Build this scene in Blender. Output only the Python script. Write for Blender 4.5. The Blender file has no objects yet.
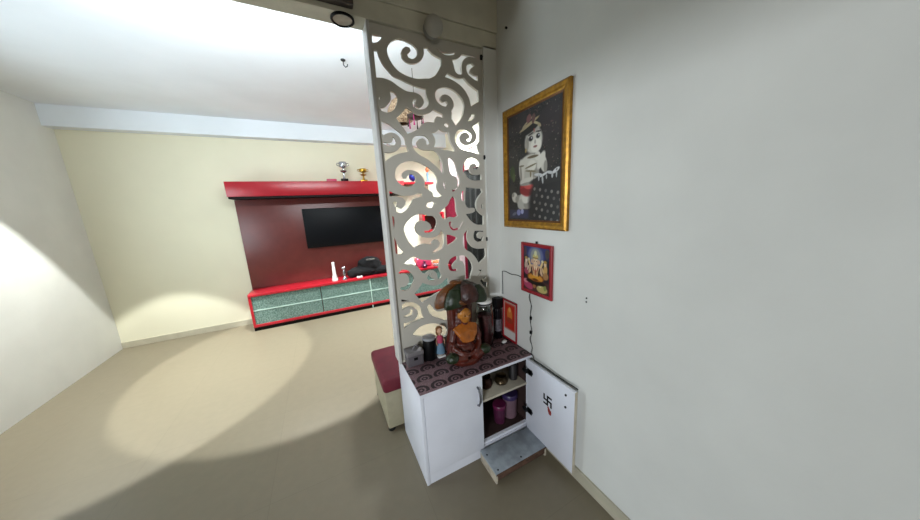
import bpy, bmesh, math, random
import numpy as np
from mathutils import Vector, Matrix
random.seed(7)
SC = bpy.context.scene
COL = SC.collection
PI = math.pi

# ---------------------------------------------------------------- camera
cam_d = bpy.data.cameras.new('camera')
cam = bpy.data.objects.new('camera', cam_d)
COL.objects.link(cam)
cam_d.sensor_fit = 'HORIZONTAL'
cam_d.sensor_width = 36.0
cam_d.lens = 272.386 * 36.0 / 920.0
cam_d.clip_start = 0.02
_r = (0.88872215, -0.45598714, -0.04742295)
_u = (0.13160359, 0.15466286, 0.97916286)
_b = (-0.43915081, -0.87644475, 0.19746181)
cam.matrix_world = Matrix(((_r[0], _u[0], _b[0], -1.14121), (_r[1], _u[1], _b[1], -1.61776),
                           (_r[2], _u[2], _b[2], 1.60003), (0, 0, 0, 1)))
SC.camera = cam

# ---------------------------------------------------------------- exposure and world
vs = SC.view_settings
vs.view_transform = 'Standard'
vs.look = 'None'
vs.gamma = 1.0
vs.use_curve_mapping = False
vs.exposure = 0.0
world = bpy.data.worlds.new('world')
SC.world = world
world.use_nodes = True
world.node_tree.nodes['Background'].inputs[0].default_value = (0.8, 0.9, 1.0, 1)
world.node_tree.nodes['Background'].inputs[1].default_value = 0.1


# ---------------------------------------------------------------- lights of the place, with added fills
def area(name, loc, target, sx, sy, power, col, spread=180):
    d = bpy.data.lights.new(name, 'AREA')
    d.shape = 'RECTANGLE'
    d.size, d.size_y = sx, sy
    d.energy = power
    d.color = col
    d.spread = math.radians(spread)
    o = bpy.data.objects.new(name, d)
    COL.objects.link(o)
    o.location = loc
    o.rotation_euler = (Vector(target) - Vector(loc)).to_track_quat('-Z', 'Y').to_euler()
    return o


# daylight through the doorway in the left wall behind the camera (its head is at 1.97 m)
area('doorway_daylight', (-5.1, -4.9, 1.905), (-0.3, -0.3, 1.25), 1.3, 0.12, 268, (0.88, 0.94, 1.0))
# added warm fill high at the hall's back, lifts lintel and upper screen
area('hall_back_fill', (-1.6, -4.15, 2.5), (-0.6, 0, 2.4), 1.2, 0.06, 15, (1.0, 0.93, 0.80))
# living room: unseen fills added behind the lintel, at left and overhead; downlights
area('living_lintel_fill', (-0.9, 0.16, 2.60), (-0.5, 3.2, 2.6), 2.6, 0.06, 48, (0.88, 0.96, 1.0), 150)
area('living_left_fill', (-3.55, 1.3, 1.5), (0.5, 2.2, 1.7), 1.4, 1.3, 50, (0.78, 0.92, 1.0), 150)  # added cool side fill, no window stands here
for k, x in enumerate((-1.45, -3.0)):  # second downlight is added to carry the lit floor further left
    sp = bpy.data.lights.new('living_downlight', 'SPOT')
    sp.energy = 430
    sp.color = (0.97, 1.0, 0.97)
    sp.spot_size = math.radians(59)
    sp.spot_blend = 0.05
    sp.shadow_soft_size = 0.04
    spo = bpy.data.objects.new('living_downlight', sp)
    COL.objects.link(spo)
    spo.location = (x, 2.02, 2.80)
area('living_ceiling_fill', (0.70, 2.3, 2.835), (0.70, 2.3, 0), 0.5, 0.6, 85, (0.90, 0.96, 1.0), 110)  # added overhead fill for the living room's right side


# ================================================================ materials
def lin(c):
    return tuple((v / 255.0 / 12.92) if v / 255.0 <= 0.04045 else ((v / 255.0 + 0.055) / 1.055) ** 2.4 for v in c)


def mat(name, rgb, rough=0.5, metal=0.0, var=0.08, scale=12.0, bump=0.0, bscale=60.0, coat=0.0, rgb2=None):
    m = bpy.data.materials.new(name)
    m.use_nodes = True
    nt = m.node_tree
    b = nt.nodes['Principled BSDF']
    b.inputs['Roughness'].default_value = rough
    b.inputs['Metallic'].default_value = metal
    b.inputs['Coat Weight'].default_value = coat
    c = lin(rgb)
    c2 = lin(rgb2) if rgb2 else tuple(v * (1 - 2.2 * var) for v in c)
    tc = nt.nodes.new('ShaderNodeTexCoord')
    nz = nt.nodes.new('ShaderNodeTexNoise')
    nz.inputs['Scale'].default_value = scale
    nz.inputs['Detail'].default_value = 5
    nt.links.new(tc.outputs['Object'], nz.inputs['Vector'])
    rp = nt.nodes.new('ShaderNodeValToRGB')
    rp.color_ramp.elements[0].position = 0.38
    rp.color_ramp.elements[1].position = 0.66
    rp.color_ramp.elements[0].color = (*c2, 1)
    rp.color_ramp.elements[1].color = (*c, 1)
    nt.links.new(nz.outputs['Fac'], rp.inputs['Fac'])
    nt.links.new(rp.outputs['Color'], b.inputs['Base Color'])
    if bump:
        n2 = nt.nodes.new('ShaderNodeTexNoise')
        n2.inputs['Scale'].default_value = bscale
        nt.links.new(tc.outputs['Object'], n2.inputs['Vector'])
        bp = nt.nodes.new('ShaderNodeBump')
        bp.inputs['Strength'].default_value = bump
        bp.inputs['Distance'].default_value = 0.01
        nt.links.new(n2.outputs['Fac'], bp.inputs['Height'])
        nt.links.new(bp.outputs['Normal'], b.inputs['Normal'])
    return m


def emit(name, rgb, strength):
    m = mat(name, rgb, 0.4)
    b = m.node_tree.nodes['Principled BSDF']
    b.inputs['Emission Color'].default_value = (*lin(rgb), 1)
    b.inputs['Emission Strength'].default_value = strength
    return m


def glass(name, rgb, rough=0.03, alpha=None):
    m = mat(name, rgb, rough, var=0.02)
    b = m.node_tree.nodes['Principled BSDF']
    b.inputs['Transmission Weight'].default_value = 1.0
    b.inputs['IOR'].default_value = 1.3
    return m


def fan_material():
    """maroon sheet printed with rows of dark fan shaped rings on dull mauve"""
    m = bpy.data.materials.new('maroon_fan_print_sheet')
    m.use_nodes = True
    nt = m.node_tree
    N, L = nt.nodes, nt.links
    b = N['Principled BSDF']
    b.inputs['Roughness'].default_value = 0.62

    def mth(op, a, b_=None, c=None):
        n = N.new('ShaderNodeMath')
        n.operation = op
        for i, v in enumerate((a, b_, c)):
            if v is None:
                continue
            if isinstance(v, (int, float)):
                n.inputs[i].default_value = v
            else:
                L.new(v, n.inputs[i])
        return n.outputs[0]
    tc = N.new('ShaderNodeTexCoord')
    sx = N.new('ShaderNodeSeparateXYZ')
    L.new(tc.outputs['Object'], sx.inputs[0])
    P = 0.106
    u = mth('DIVIDE', sx.outputs[0], P)
    v = mth('DIVIDE', sx.outputs[1], P * 0.86)
    row = mth('FLOOR', v)
    off = mth('MULTIPLY', mth('MODULO', mth('ADD', row, 100.0), 2.0), 0.5)
    fu = mth('SUBTRACT', mth('FRACT', mth('ADD', u, off)), 0.5)
    fv = mth('SUBTRACT', mth('FRACT', v), 0.42)
    d = mth('SQRT', mth('ADD', mth('MULTIPLY', fu, fu), mth('MULTIPLY', fv, fv)))
    ring = mth('LESS_THAN', mth('ABSOLUTE', mth('SUBTRACT', d, 0.36)), 0.09)
    ring = mth('MULTIPLY', ring, mth('GREATER_THAN', fv, -0.22))
    core = mth('LESS_THAN', mth('ABSOLUTE', mth('SUBTRACT', d, 0.13)), 0.05)
    vor = N.new('ShaderNodeTexVoronoi')
    vor.inputs['Scale'].default_value = 120
    L.new(tc.outputs['Object'], vor.inputs['Vector'])
    dots = mth('LESS_THAN', vor.outputs['Distance'], 0.36)
    dark = mth('MAXIMUM', ring, core)
    f = mth('MULTIPLY', mth('SUBTRACT', 1.0, mth('MULTIPLY', dark, 0.95)), mth('ADD', 0.6, mth('MULTIPLY', dots, 0.4)))
    mx = N.new('ShaderNodeMix')
    mx.data_type = 'RGBA'
    mx.inputs[6].default_value = (*lin((26, 9, 15)), 1)
    mx.inputs[7].default_value = (*lin((136, 106, 112)), 1)
    L.new(f, mx.inputs[0])
    L.new(mx.outputs[2], b.inputs['Base Color'])
    return m


def floor_material():
    m = mat('grey_beige_vitrified_tile', (124, 115, 96), 0.40, var=0.02, scale=18, bump=0.02, bscale=9)
    nt = m.node_tree
    N, L = nt.nodes, nt.links
    b = N['Principled BSDF']
    src = b.inputs['Base Color'].links[0].from_socket
    tc = N.new('ShaderNodeTexCoord')
    br = N.new('ShaderNodeTexBrick')
    br.offset = 0.0
    br.inputs['Scale'].default_value = 1.0
    br.inputs['Mortar Size'].default_value = 0.0016
    br.inputs['Brick Width'].default_value = 0.8
    br.inputs['Row Height'].default_value = 0.8
    br.inputs['Color1'].default_value = (1, 1, 1, 1)
    br.inputs['Color2'].default_value = (0.97, 0.97, 0.97, 1)
    br.inputs['Mortar'].default_value = (0.86, 0.86, 0.84, 1)
    L.new(tc.outputs['Object'], br.inputs['Vector'])
    mx = N.new('ShaderNodeMix')
    mx.data_type = 'RGBA'
    mx.blend_type = 'MULTIPLY'
    mx.inputs[0].default_value = 1.0
    L.new(src, mx.inputs[6])
    L.new(br.outputs['Color'], mx.inputs[7])
    L.new(mx.outputs[2], b.inputs['Base Color'])
    return m


def print_material():
    m = bpy.data.materials.new('glossy_paper_print')
    m.use_nodes = True
    nt = m.node_tree
    b = nt.nodes['Principled BSDF']
    b.inputs['Roughness'].default_value = 0.3
    a = nt.nodes.new('ShaderNodeAttribute')
    a.attribute_name = 'print'
    nt.links.new(a.outputs['Color'], b.inputs['Base Color'])
    return m


M = dict(
    wall=mat('off_white_wall_paint', (215, 216, 211), 0.72, var=0.03, scale=2.5, bump=0.05, bscale=40),
    tan=mat('tan_bounce_cut', (150, 140, 122), 0.75, var=0.03, scale=2.0),  # made-up tone for unseen hall surfaces, keeps bounced light down
    cream=mat('cream_wall_paint', (226, 222, 198), 0.7, var=0.02, scale=2.0),
    ceil=mat('white_ceiling_paint', (230, 236, 242), 0.75, var=0.03, scale=1.5),
    beam=mat('greyish_old_paint', (205, 202, 184), 0.7, var=0.08, scale=6, bump=0.08),
    floor=floor_material(),
    skirt=mat('beige_skirting_tile', (184, 178, 158), 0.35, var=0.05),
    lam=mat('white_laminate', (218, 221, 230), 0.32, var=0.025, scale=5),
    lamedge=mat('beige_edge_band', (190, 182, 164), 0.5),
    inner=mat('dark_cupboard_shade', (58, 40, 38), 0.6, var=0.15),  # cupboard's inner shade put into a dark colour
    fan=fan_material(),
    oldsteel=mat('dull_old_steel', (84, 82, 84), 0.4, metal=0.9),
    steel=mat('brushed_steel', (150, 152, 158), 0.3, metal=1.0),
    darkmetal=mat('dark_hinge_metal', (34, 36, 38), 0.4, metal=0.6),
    black=mat('black_paint', (14, 13, 14), 0.45),
    red_smear=mat('red_powder', (150, 44, 36), 0.9),
    stepwhite=mat('worn_grey_white_paint', (164, 174, 182), 0.45, var=0.16, scale=14),
    stepside=mat('worn_cream_wood', (196, 186, 166), 0.6, var=0.15, scale=25),
    stepedge=mat('bare_brown_wood_edge', (96, 70, 56), 0.7, var=0.2, scale=30),
    screen=mat('grey_painted_board', (190, 186, 175), 0.55, var=0.04, scale=3),
    post=mat('pale_grey_laminate', (196, 195, 192), 0.5, var=0.03),
    gold=mat('antique_gold_moulding', (176, 128, 38), 0.34, metal=0.55, var=0.18, scale=40, bump=0.1, bscale=120),
    golddark=mat('brown_gold_rim', (104, 64, 24), 0.4, metal=0.4, var=0.15),
    redframe=mat('red_lacquer_frame', (150, 22, 36), 0.35, var=0.06),
    prt=print_material(),
    backing=mat('brown_hardboard', (88, 66, 46), 0.8),
    cable=mat('black_cable', (48, 50, 50), 0.5),
    crimson=mat('crimson_upholstery', (100, 14, 34), 0.75, var=0.08, bump=0.1, bscale=200),
    ottobase=mat('beige_upholstery', (158, 151, 126), 0.7, var=0.06, bump=0.05, bscale=150),
    dkfeet=mat('black_plastic_feet', (16, 16, 16), 0.5),
    red=mat('red_laminate', (164, 24, 38), 0.3, var=0.04),
    maroon=mat('maroon_laminate', (104, 46, 42), 0.35, var=0.06),
    black_gloss=mat('black_screen_gloss', (7, 9, 14), 0.45),
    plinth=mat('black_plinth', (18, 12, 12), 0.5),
    glassg=mat('frosted_green_glass', (120, 142, 134), 0.25, var=0.25, scale=70, rgb2=(74, 98, 92)),
    glassrim=mat('pale_green_glass_edge', (176, 202, 192), 0.2),
    cloth=mat('black_cloth', (12, 11, 13), 0.95, bump=0.3, bscale=30),
    white=mat('white_plastic', (226, 226, 222), 0.4),
    silver=mat('silver_plating', (170, 172, 178), 0.22, metal=0.9),
    brass=mat('brass_plating', (190, 150, 60), 0.28, metal=0.9),
    blue=mat('royal_blue_gloss', (34, 52, 160), 0.3),
    pink=mat('pink_gloss', (196, 60, 96), 0.35),
    magenta=mat('magenta_thread', (170, 20, 110), 0.7),
    orange=mat('orange_gloss', (214, 104, 54), 0.45),
    curtain=mat('crimson_curtain', (150, 16, 52), 0.85, var=0.1, bump=0.1),
    sheer=mat('white_pink_sheer', (226, 206, 206), 0.85, var=0.06),
    dkcurt=mat('black_speckled_cloth', (11, 13, 12), 0.9, rgb2=(36, 38, 33), scale=70),
    rod=mat('dark_red_rod', (70, 14, 20), 0.35),
    terracotta=mat('terracotta_glaze', (88, 30, 16), 0.4, var=0.2, scale=20, bump=0.5, bscale=45),
    leafgreen=mat('green_glaze', (30, 44, 18), 0.42, var=0.18, scale=22, bump=0.6, bscale=45),
    leafbrown=mat('brown_glaze', (112, 64, 24), 0.45, var=0.2, scale=22, bump=0.6, bscale=45),
    leafmaroon=mat('maroon_glaze', (60, 26, 18), 0.42, var=0.2, scale=22, bump=0.6, bscale=45),
    robe=mat('orange_robe_glaze', (170, 94, 24), 0.4, var=0.16, scale=26, bump=0.2, bscale=60),
    face=mat('gold_face_glaze', (176, 112, 40), 0.36, var=0.14, scale=30),
    greyplastic=mat('grey_box_card', (92, 87, 92), 0.5, var=0.08),
    greylid=mat('pale_grey_lid', (120, 116, 118), 0.4, var=0.06),
    ash=mat('grey_white_cap', (150, 152, 156), 0.45),
    bottle=mat('dark_bottle_glass', (22, 18, 22), 0.12),
    label=mat('grey_bottle_label', (110, 104, 112), 0.5, var=0.3, scale=60),
    hair=mat('brown_hair', (128, 84, 44), 0.7),
    skin=mat('doll_skin', (206, 160, 130), 0.55),
    dollblue=mat('pale_blue_skirt', (104, 136, 160), 0.7),
    dollpink=mat('doll_pink_blouse', (198, 74, 104), 0.7),
    jarglass=glass('clear_jar_glass', (226, 232, 230)),
    rose=mat('rose_pink_filling', (96, 30, 38), 0.5, var=0.2, scale=40),
    purple=mat('purple_lid', (50, 36, 78), 0.4),
    pinklid=mat('magenta_pink_lid', (98, 26, 66), 0.4),
    clearbody=mat('milky_plastic', (112, 86, 96), 0.35, var=0.1),
    pinkbody=mat('pink_plastic', (78, 30, 58), 0.35, var=0.1),
    pot=mat('dark_copper', (60, 30, 22), 0.3, metal=0.7, var=0.2),
    potb=mat('dull_brass', (72, 58, 38), 0.3, metal=0.7, var=0.2),
    globe=mat('pearly_plastic', (176, 174, 166), 0.35, var=0.03),
    globecap=mat('grey_plastic_collar', (150, 150, 150), 0.4),
    brown_plain=mat('dark_brown_plain', (70, 60, 54), 0.5),
    diffuser=mat('unlit_frosted_diffuser', (170, 164, 150), 0.5, var=0.1, scale=30),
    woven=mat('tan_woven_cane', (206, 180, 150), 0.7, rgb2=(110, 84, 62), scale=60),
    wood=mat('dark_carved_wood', (56, 30, 22), 0.5, var=0.2),
    thread=mat('dark_thread', (40, 30, 30), 0.8),
    leaf=mat('dull_green_leaf', (84, 96, 66), 0.7),
    glow=emit('warm_niche_lamp', (255, 170, 110), 1.6),
)

for k_ in ('black', 'black_gloss', 'cable', 'bottle', 'plinth'):
    M[k_].node_tree.nodes['Principled BSDF'].inputs['Specular IOR Level'].default_value = 0.15


# ================================================================ mesh helpers
class MB:
    def __init__(self):
        self.bm = bmesh.new()

    def _merge(self, t):
        me = bpy.data.meshes.new('t')
        t.to_mesh(me)
        t.free()
        self.bm.from_mesh(me)
        bpy.data.meshes.remove(me)

    def box(self, x0, x1, y0, y1, z0, z1, bev=0.0, seg=2, rot=None, at=None):
        t = bmesh.new()
        bmesh.ops.create_cube(t, size=1)
        for v in t.verts:
            v.co = Vector(((x0 + x1) / 2 + v.co.x * (x1 - x0), (y0 + y1) / 2 + v.co.y * (y1 - y0),
                           (z0 + z1) / 2 + v.co.z * (z1 - z0)))
        if bev:
            bmesh.ops.bevel(t, geom=list(t.edges), offset=bev, segments=seg, affect='EDGES', profile=0.5)
        if rot is not None:
            bmesh.ops.transform(t, matrix=rot, verts=t.verts)
        self._merge(t)
        return self

    def lathe(self, prof, c=(0, 0, 0), n=28, axis='Z', jit=0.0):
        t = bmesh.new()
        rings = []
        for (r, z) in prof:
            ring = []
            for k in range(n):
                a = 2 * PI * k / n
                rr = r * (1 + (random.uniform(-jit, jit) if jit else 0))
                p = Vector((rr * math.cos(a), rr * math.sin(a), z))
                if axis == 'X':
                    p = Vector((p.z, p.x, p.y))
                elif axis == 'Y':
                    p = Vector((p.x, p.z, p.y))
                ring.append(t.verts.new(p + Vector(c)))
            rings.append(ring)
        for a, b in zip(rings, rings[1:]):
            for k in range(n):
                t.faces.new((a[k], a[(k + 1) % n], b[(k + 1) % n], b[k]))
        t.faces.new(rings[0][::-1])
        t.faces.new(rings[-1])
        bmesh.ops.recalc_face_normals(t, faces=t.faces)
        self._merge(t)
        return self

    def ell(self, c, r, rot=None, n=20, noise=0.0):
        t = bmesh.new()
        bmesh.ops.create_uvsphere(t, u_segments=n, v_segments=max(8, n * 2 // 3), radius=1)
        for v in t.verts:
            k = 1 + (random.uniform(-noise, noise) if noise else 0)
            q = Vector((v.co.x * r[0] * k, v.co.y * r[1] * k, v.co.z * r[2] * k))
            if rot:
                q = rot @ q
            v.co = q + Vector(c)
        self._merge(t)
        return self

    def tube(self, pts, r, n=8):
        t = bmesh.new()
        pts = [Vector(p) for p in pts]
        if not isinstance(r, (list, tuple)):
            r = [r] * len(pts)
        rings = []
        up = Vector((0.13, 0.27, 0.95)).normalized()
        for i, p in enumerate(pts):
            d = (pts[min(i + 1, len(pts) - 1)] - pts[max(i - 1, 0)]).normalized()
            a = d.cross(up)
            if a.length < 1e-3:
                a = d.cross(Vector((1, 0, 0)))
            a.normalize()
            b = d.cross(a).normalized()
            rings.append([t.verts.new(p + r[i] * (math.cos(2 * PI * k / n) * a + math.sin(2 * PI * k / n) * b)) for k in range(n)])
        for a, b in zip(rings, rings[1:]):
            for k in range(n):
                t.faces.new((a[k], a[(k + 1) % n], b[(k + 1) % n], b[k]))
        t.faces.new(rings[0][::-1])
        t.faces.new(rings[-1])
        bmesh.ops.recalc_face_normals(t, faces=t.faces)
        self._merge(t)
        return self

    def build(self, name, m, parent=None, loc=None, smooth=True):
        me = bpy.data.meshes.new(name)
        self.bm.to_mesh(me)
        self.bm.free()
        return link(name, me, m, parent, loc, smooth)


def link(name, me, m, parent=None, loc=None, smooth=True):
    me.name = name
    me.materials.clear()
    me.materials.append(m)
    if smooth:
        for p in me.polygons:
            p.use_smooth = True
        try:
            me.set_sharp_from_angle(angle=math.radians(38))
        except Exception:
            pass
    o = bpy.data.objects.new(name, me)
    COL.objects.link(o)
    if parent is not None:
        o.parent = parent
    if loc is not None:
        o.location = loc
    return o


def voxel(mb, size, smooth=2):
    """one continuous skin around overlapping lumps"""
    me = bpy.data.meshes.new('v')
    mb.bm.to_mesh(me)
    mb.bm.free()
    o = bpy.data.objects.new('v', me)
    COL.objects.link(o)
    md = o.modifiers.new('r', 'REMESH')
    md.mode = 'VOXEL'
    md.voxel_size = size
    ms = o.modifiers.new('s', 'SMOOTH')
    ms.iterations = smooth
    bpy.context.view_layer.update()
    out = bpy.data.meshes.new_from_object(o.evaluated_get(bpy.context.evaluated_depsgraph_get()))
    bpy.data.objects.remove(o)
    return out


def tag(o, label=None, cat=None, group=None, kind=None):
    if label:
        o['label'] = label
    if cat:
        o['category'] = cat
    if group:
        o['group'] = group
    if kind:
        o['kind'] = kind
    return o


def thing(name, loc, label, cat, group=None, rz=0.0):
    o = bpy.data.objects.new(name, None)
    o.empty_display_size = 0.05
    COL.objects.link(o)
    o.location = loc
    o.rotation_euler = (0, 0, rz)
    return tag(o, label, cat, group)


def struct(name, mb, m, smooth=False):
    return tag(mb.build(name, m, smooth=smooth), kind='structure')


def catmull(P, step, corner=52):
    n = len(P)
    out = []

    def isc(i):
        a = (P[i][0] - P[i - 1][0], P[i][1] - P[i - 1][1])
        b = (P[(i + 1) % n][0] - P[i][0], P[(i + 1) % n][1] - P[i][1])
        d = abs(math.atan2(a[0] * b[1] - a[1] * b[0], a[0] * b[0] + a[1] * b[1]))
        return math.degrees(d) > corner
    C = [isc(i) for i in range(n)]
    for i in range(n):
        p1, p2 = P[i], P[(i + 1) % n]
        p0 = P[i - 1] if not C[i] else p1
        p3 = P[(i + 2) % n] if not C[(i + 1) % n] else p2
        L = math.hypot(p2[0] - p1[0], p2[1] - p1[1])
        k = max(1, int(L / step))
        for j in range(k):
            t = j / k
            out.append(tuple(0.5 * ((2 * p1[q]) + (p2[q] - p0[q]) * t + (2 * p0[q] - 5 * p1[q] + 4 * p2[q] - p3[q]) * t * t
                                    + (3 * p1[q] - p0[q] - 3 * p2[q] + p3[q]) * t ** 3) for q in (0, 1)))
    return out


def fretwork(outer, holes, thick, bev=0.0):
    """flat board in the XZ plane with curved openings, front face at y=0"""
    cu = bpy.data.curves.new('f', 'CURVE')
    cu.dimensions = '2D'
    cu.fill_mode = 'BOTH'
    cu.extrude = thick / 2
    for pts in [outer] + holes:
        s = cu.splines.new('POLY')
        s.points.add(len(pts) - 1)
        for q, (x, z) in zip(s.points, pts):
            q.co = (x, z, 0, 1)
        s.use_cyclic_u = True
    o = bpy.data.objects.new('f', cu)
    COL.objects.link(o)
    bpy.context.view_layer.update()
    me = bpy.data.meshes.new_from_object(o.evaluated_get(bpy.context.evaluated_depsgraph_get()))
    bpy.data.objects.remove(o)
    for v in me.vertices:
        x, z, y = v.co
        v.co = (x, -y + thick / 2, z)
    bm = bmesh.new()
    bm.from_mesh(me)
    bmesh.ops.remove_doubles(bm, verts=bm.verts, dist=1e-5)
    bmesh.ops.recalc_face_normals(bm, faces=bm.faces)
    bm.to_mesh(me)
    bm.free()
    return me


def painted(w, h, nx, ny, base, shapes, speck=0.0, seed=1):
    """flat print in the local XZ plane (x right, z up, facing -y) with its picture in a colour attribute"""
    rng = np.random.RandomState(seed)
    U, V = np.meshgrid(np.linspace(0, 1, nx), np.linspace(0, 1, ny))
    img = np.zeros((ny, nx, 3))
    img[:] = base
    nzz = rng.rand(ny, nx)
    if speck:
        g = rng.rand(ny // 4 + 2, nx // 4 + 2)
        big = np.kron(g, np.ones((4, 4)))[:ny, :nx]
        img += (big[..., None] - 0.5) * speck * 0.7
        img += ((nzz > 0.95) * speck * 2.0)[..., None]
    for sh in shapes:
        kind, cx, cy, rx, ry, ang, col = sh[:7]
        ca, sa = math.cos(math.radians(ang)), math.sin(math.radians(ang))
        asp = h / w
        dx, dy = (U - cx), (V - cy) * asp
        a = (dx * ca + dy * sa) / rx
        b = (-dx * sa + dy * ca) / (ry * asp)
        d = np.sqrt(a * a + b * b) if kind == 'e' else np.maximum(abs(a), abs(b))
        soft = 0.12
        f = np.clip((1 + soft - d) / (2 * soft), 0, 1)[..., None]
        img = img * (1 - f) + np.array(col, float) * f
    img = np.clip(img, 0, 255) / 255.0
    imgl = np.where(img <= 0.04045, img / 12.92, ((img + 0.055) / 1.055) ** 2.4)
    verts = [((i / (nx - 1) - 0.5) * w, 0, (j / (ny - 1) - 0.5) * h) for j in range(ny) for i in range(nx)]
    faces = [(j * nx + i, j * nx + i + 1, (j + 1) * nx + i + 1, (j + 1) * nx + i) for j in range(ny - 1) for i in range(nx - 1)]
    me = bpy.data.meshes.new('print')
    me.from_pydata(verts, [], faces)
    at = me.color_attributes.new('print', 'FLOAT_COLOR', 'POINT')
    buf = np.ones((ny * nx, 4), dtype=np.float32)
    buf[:, :3] = imgl.reshape(-1, 3)
    at.data.foreach_set('color', buf.ravel())
    me.update()
    return me


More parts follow.
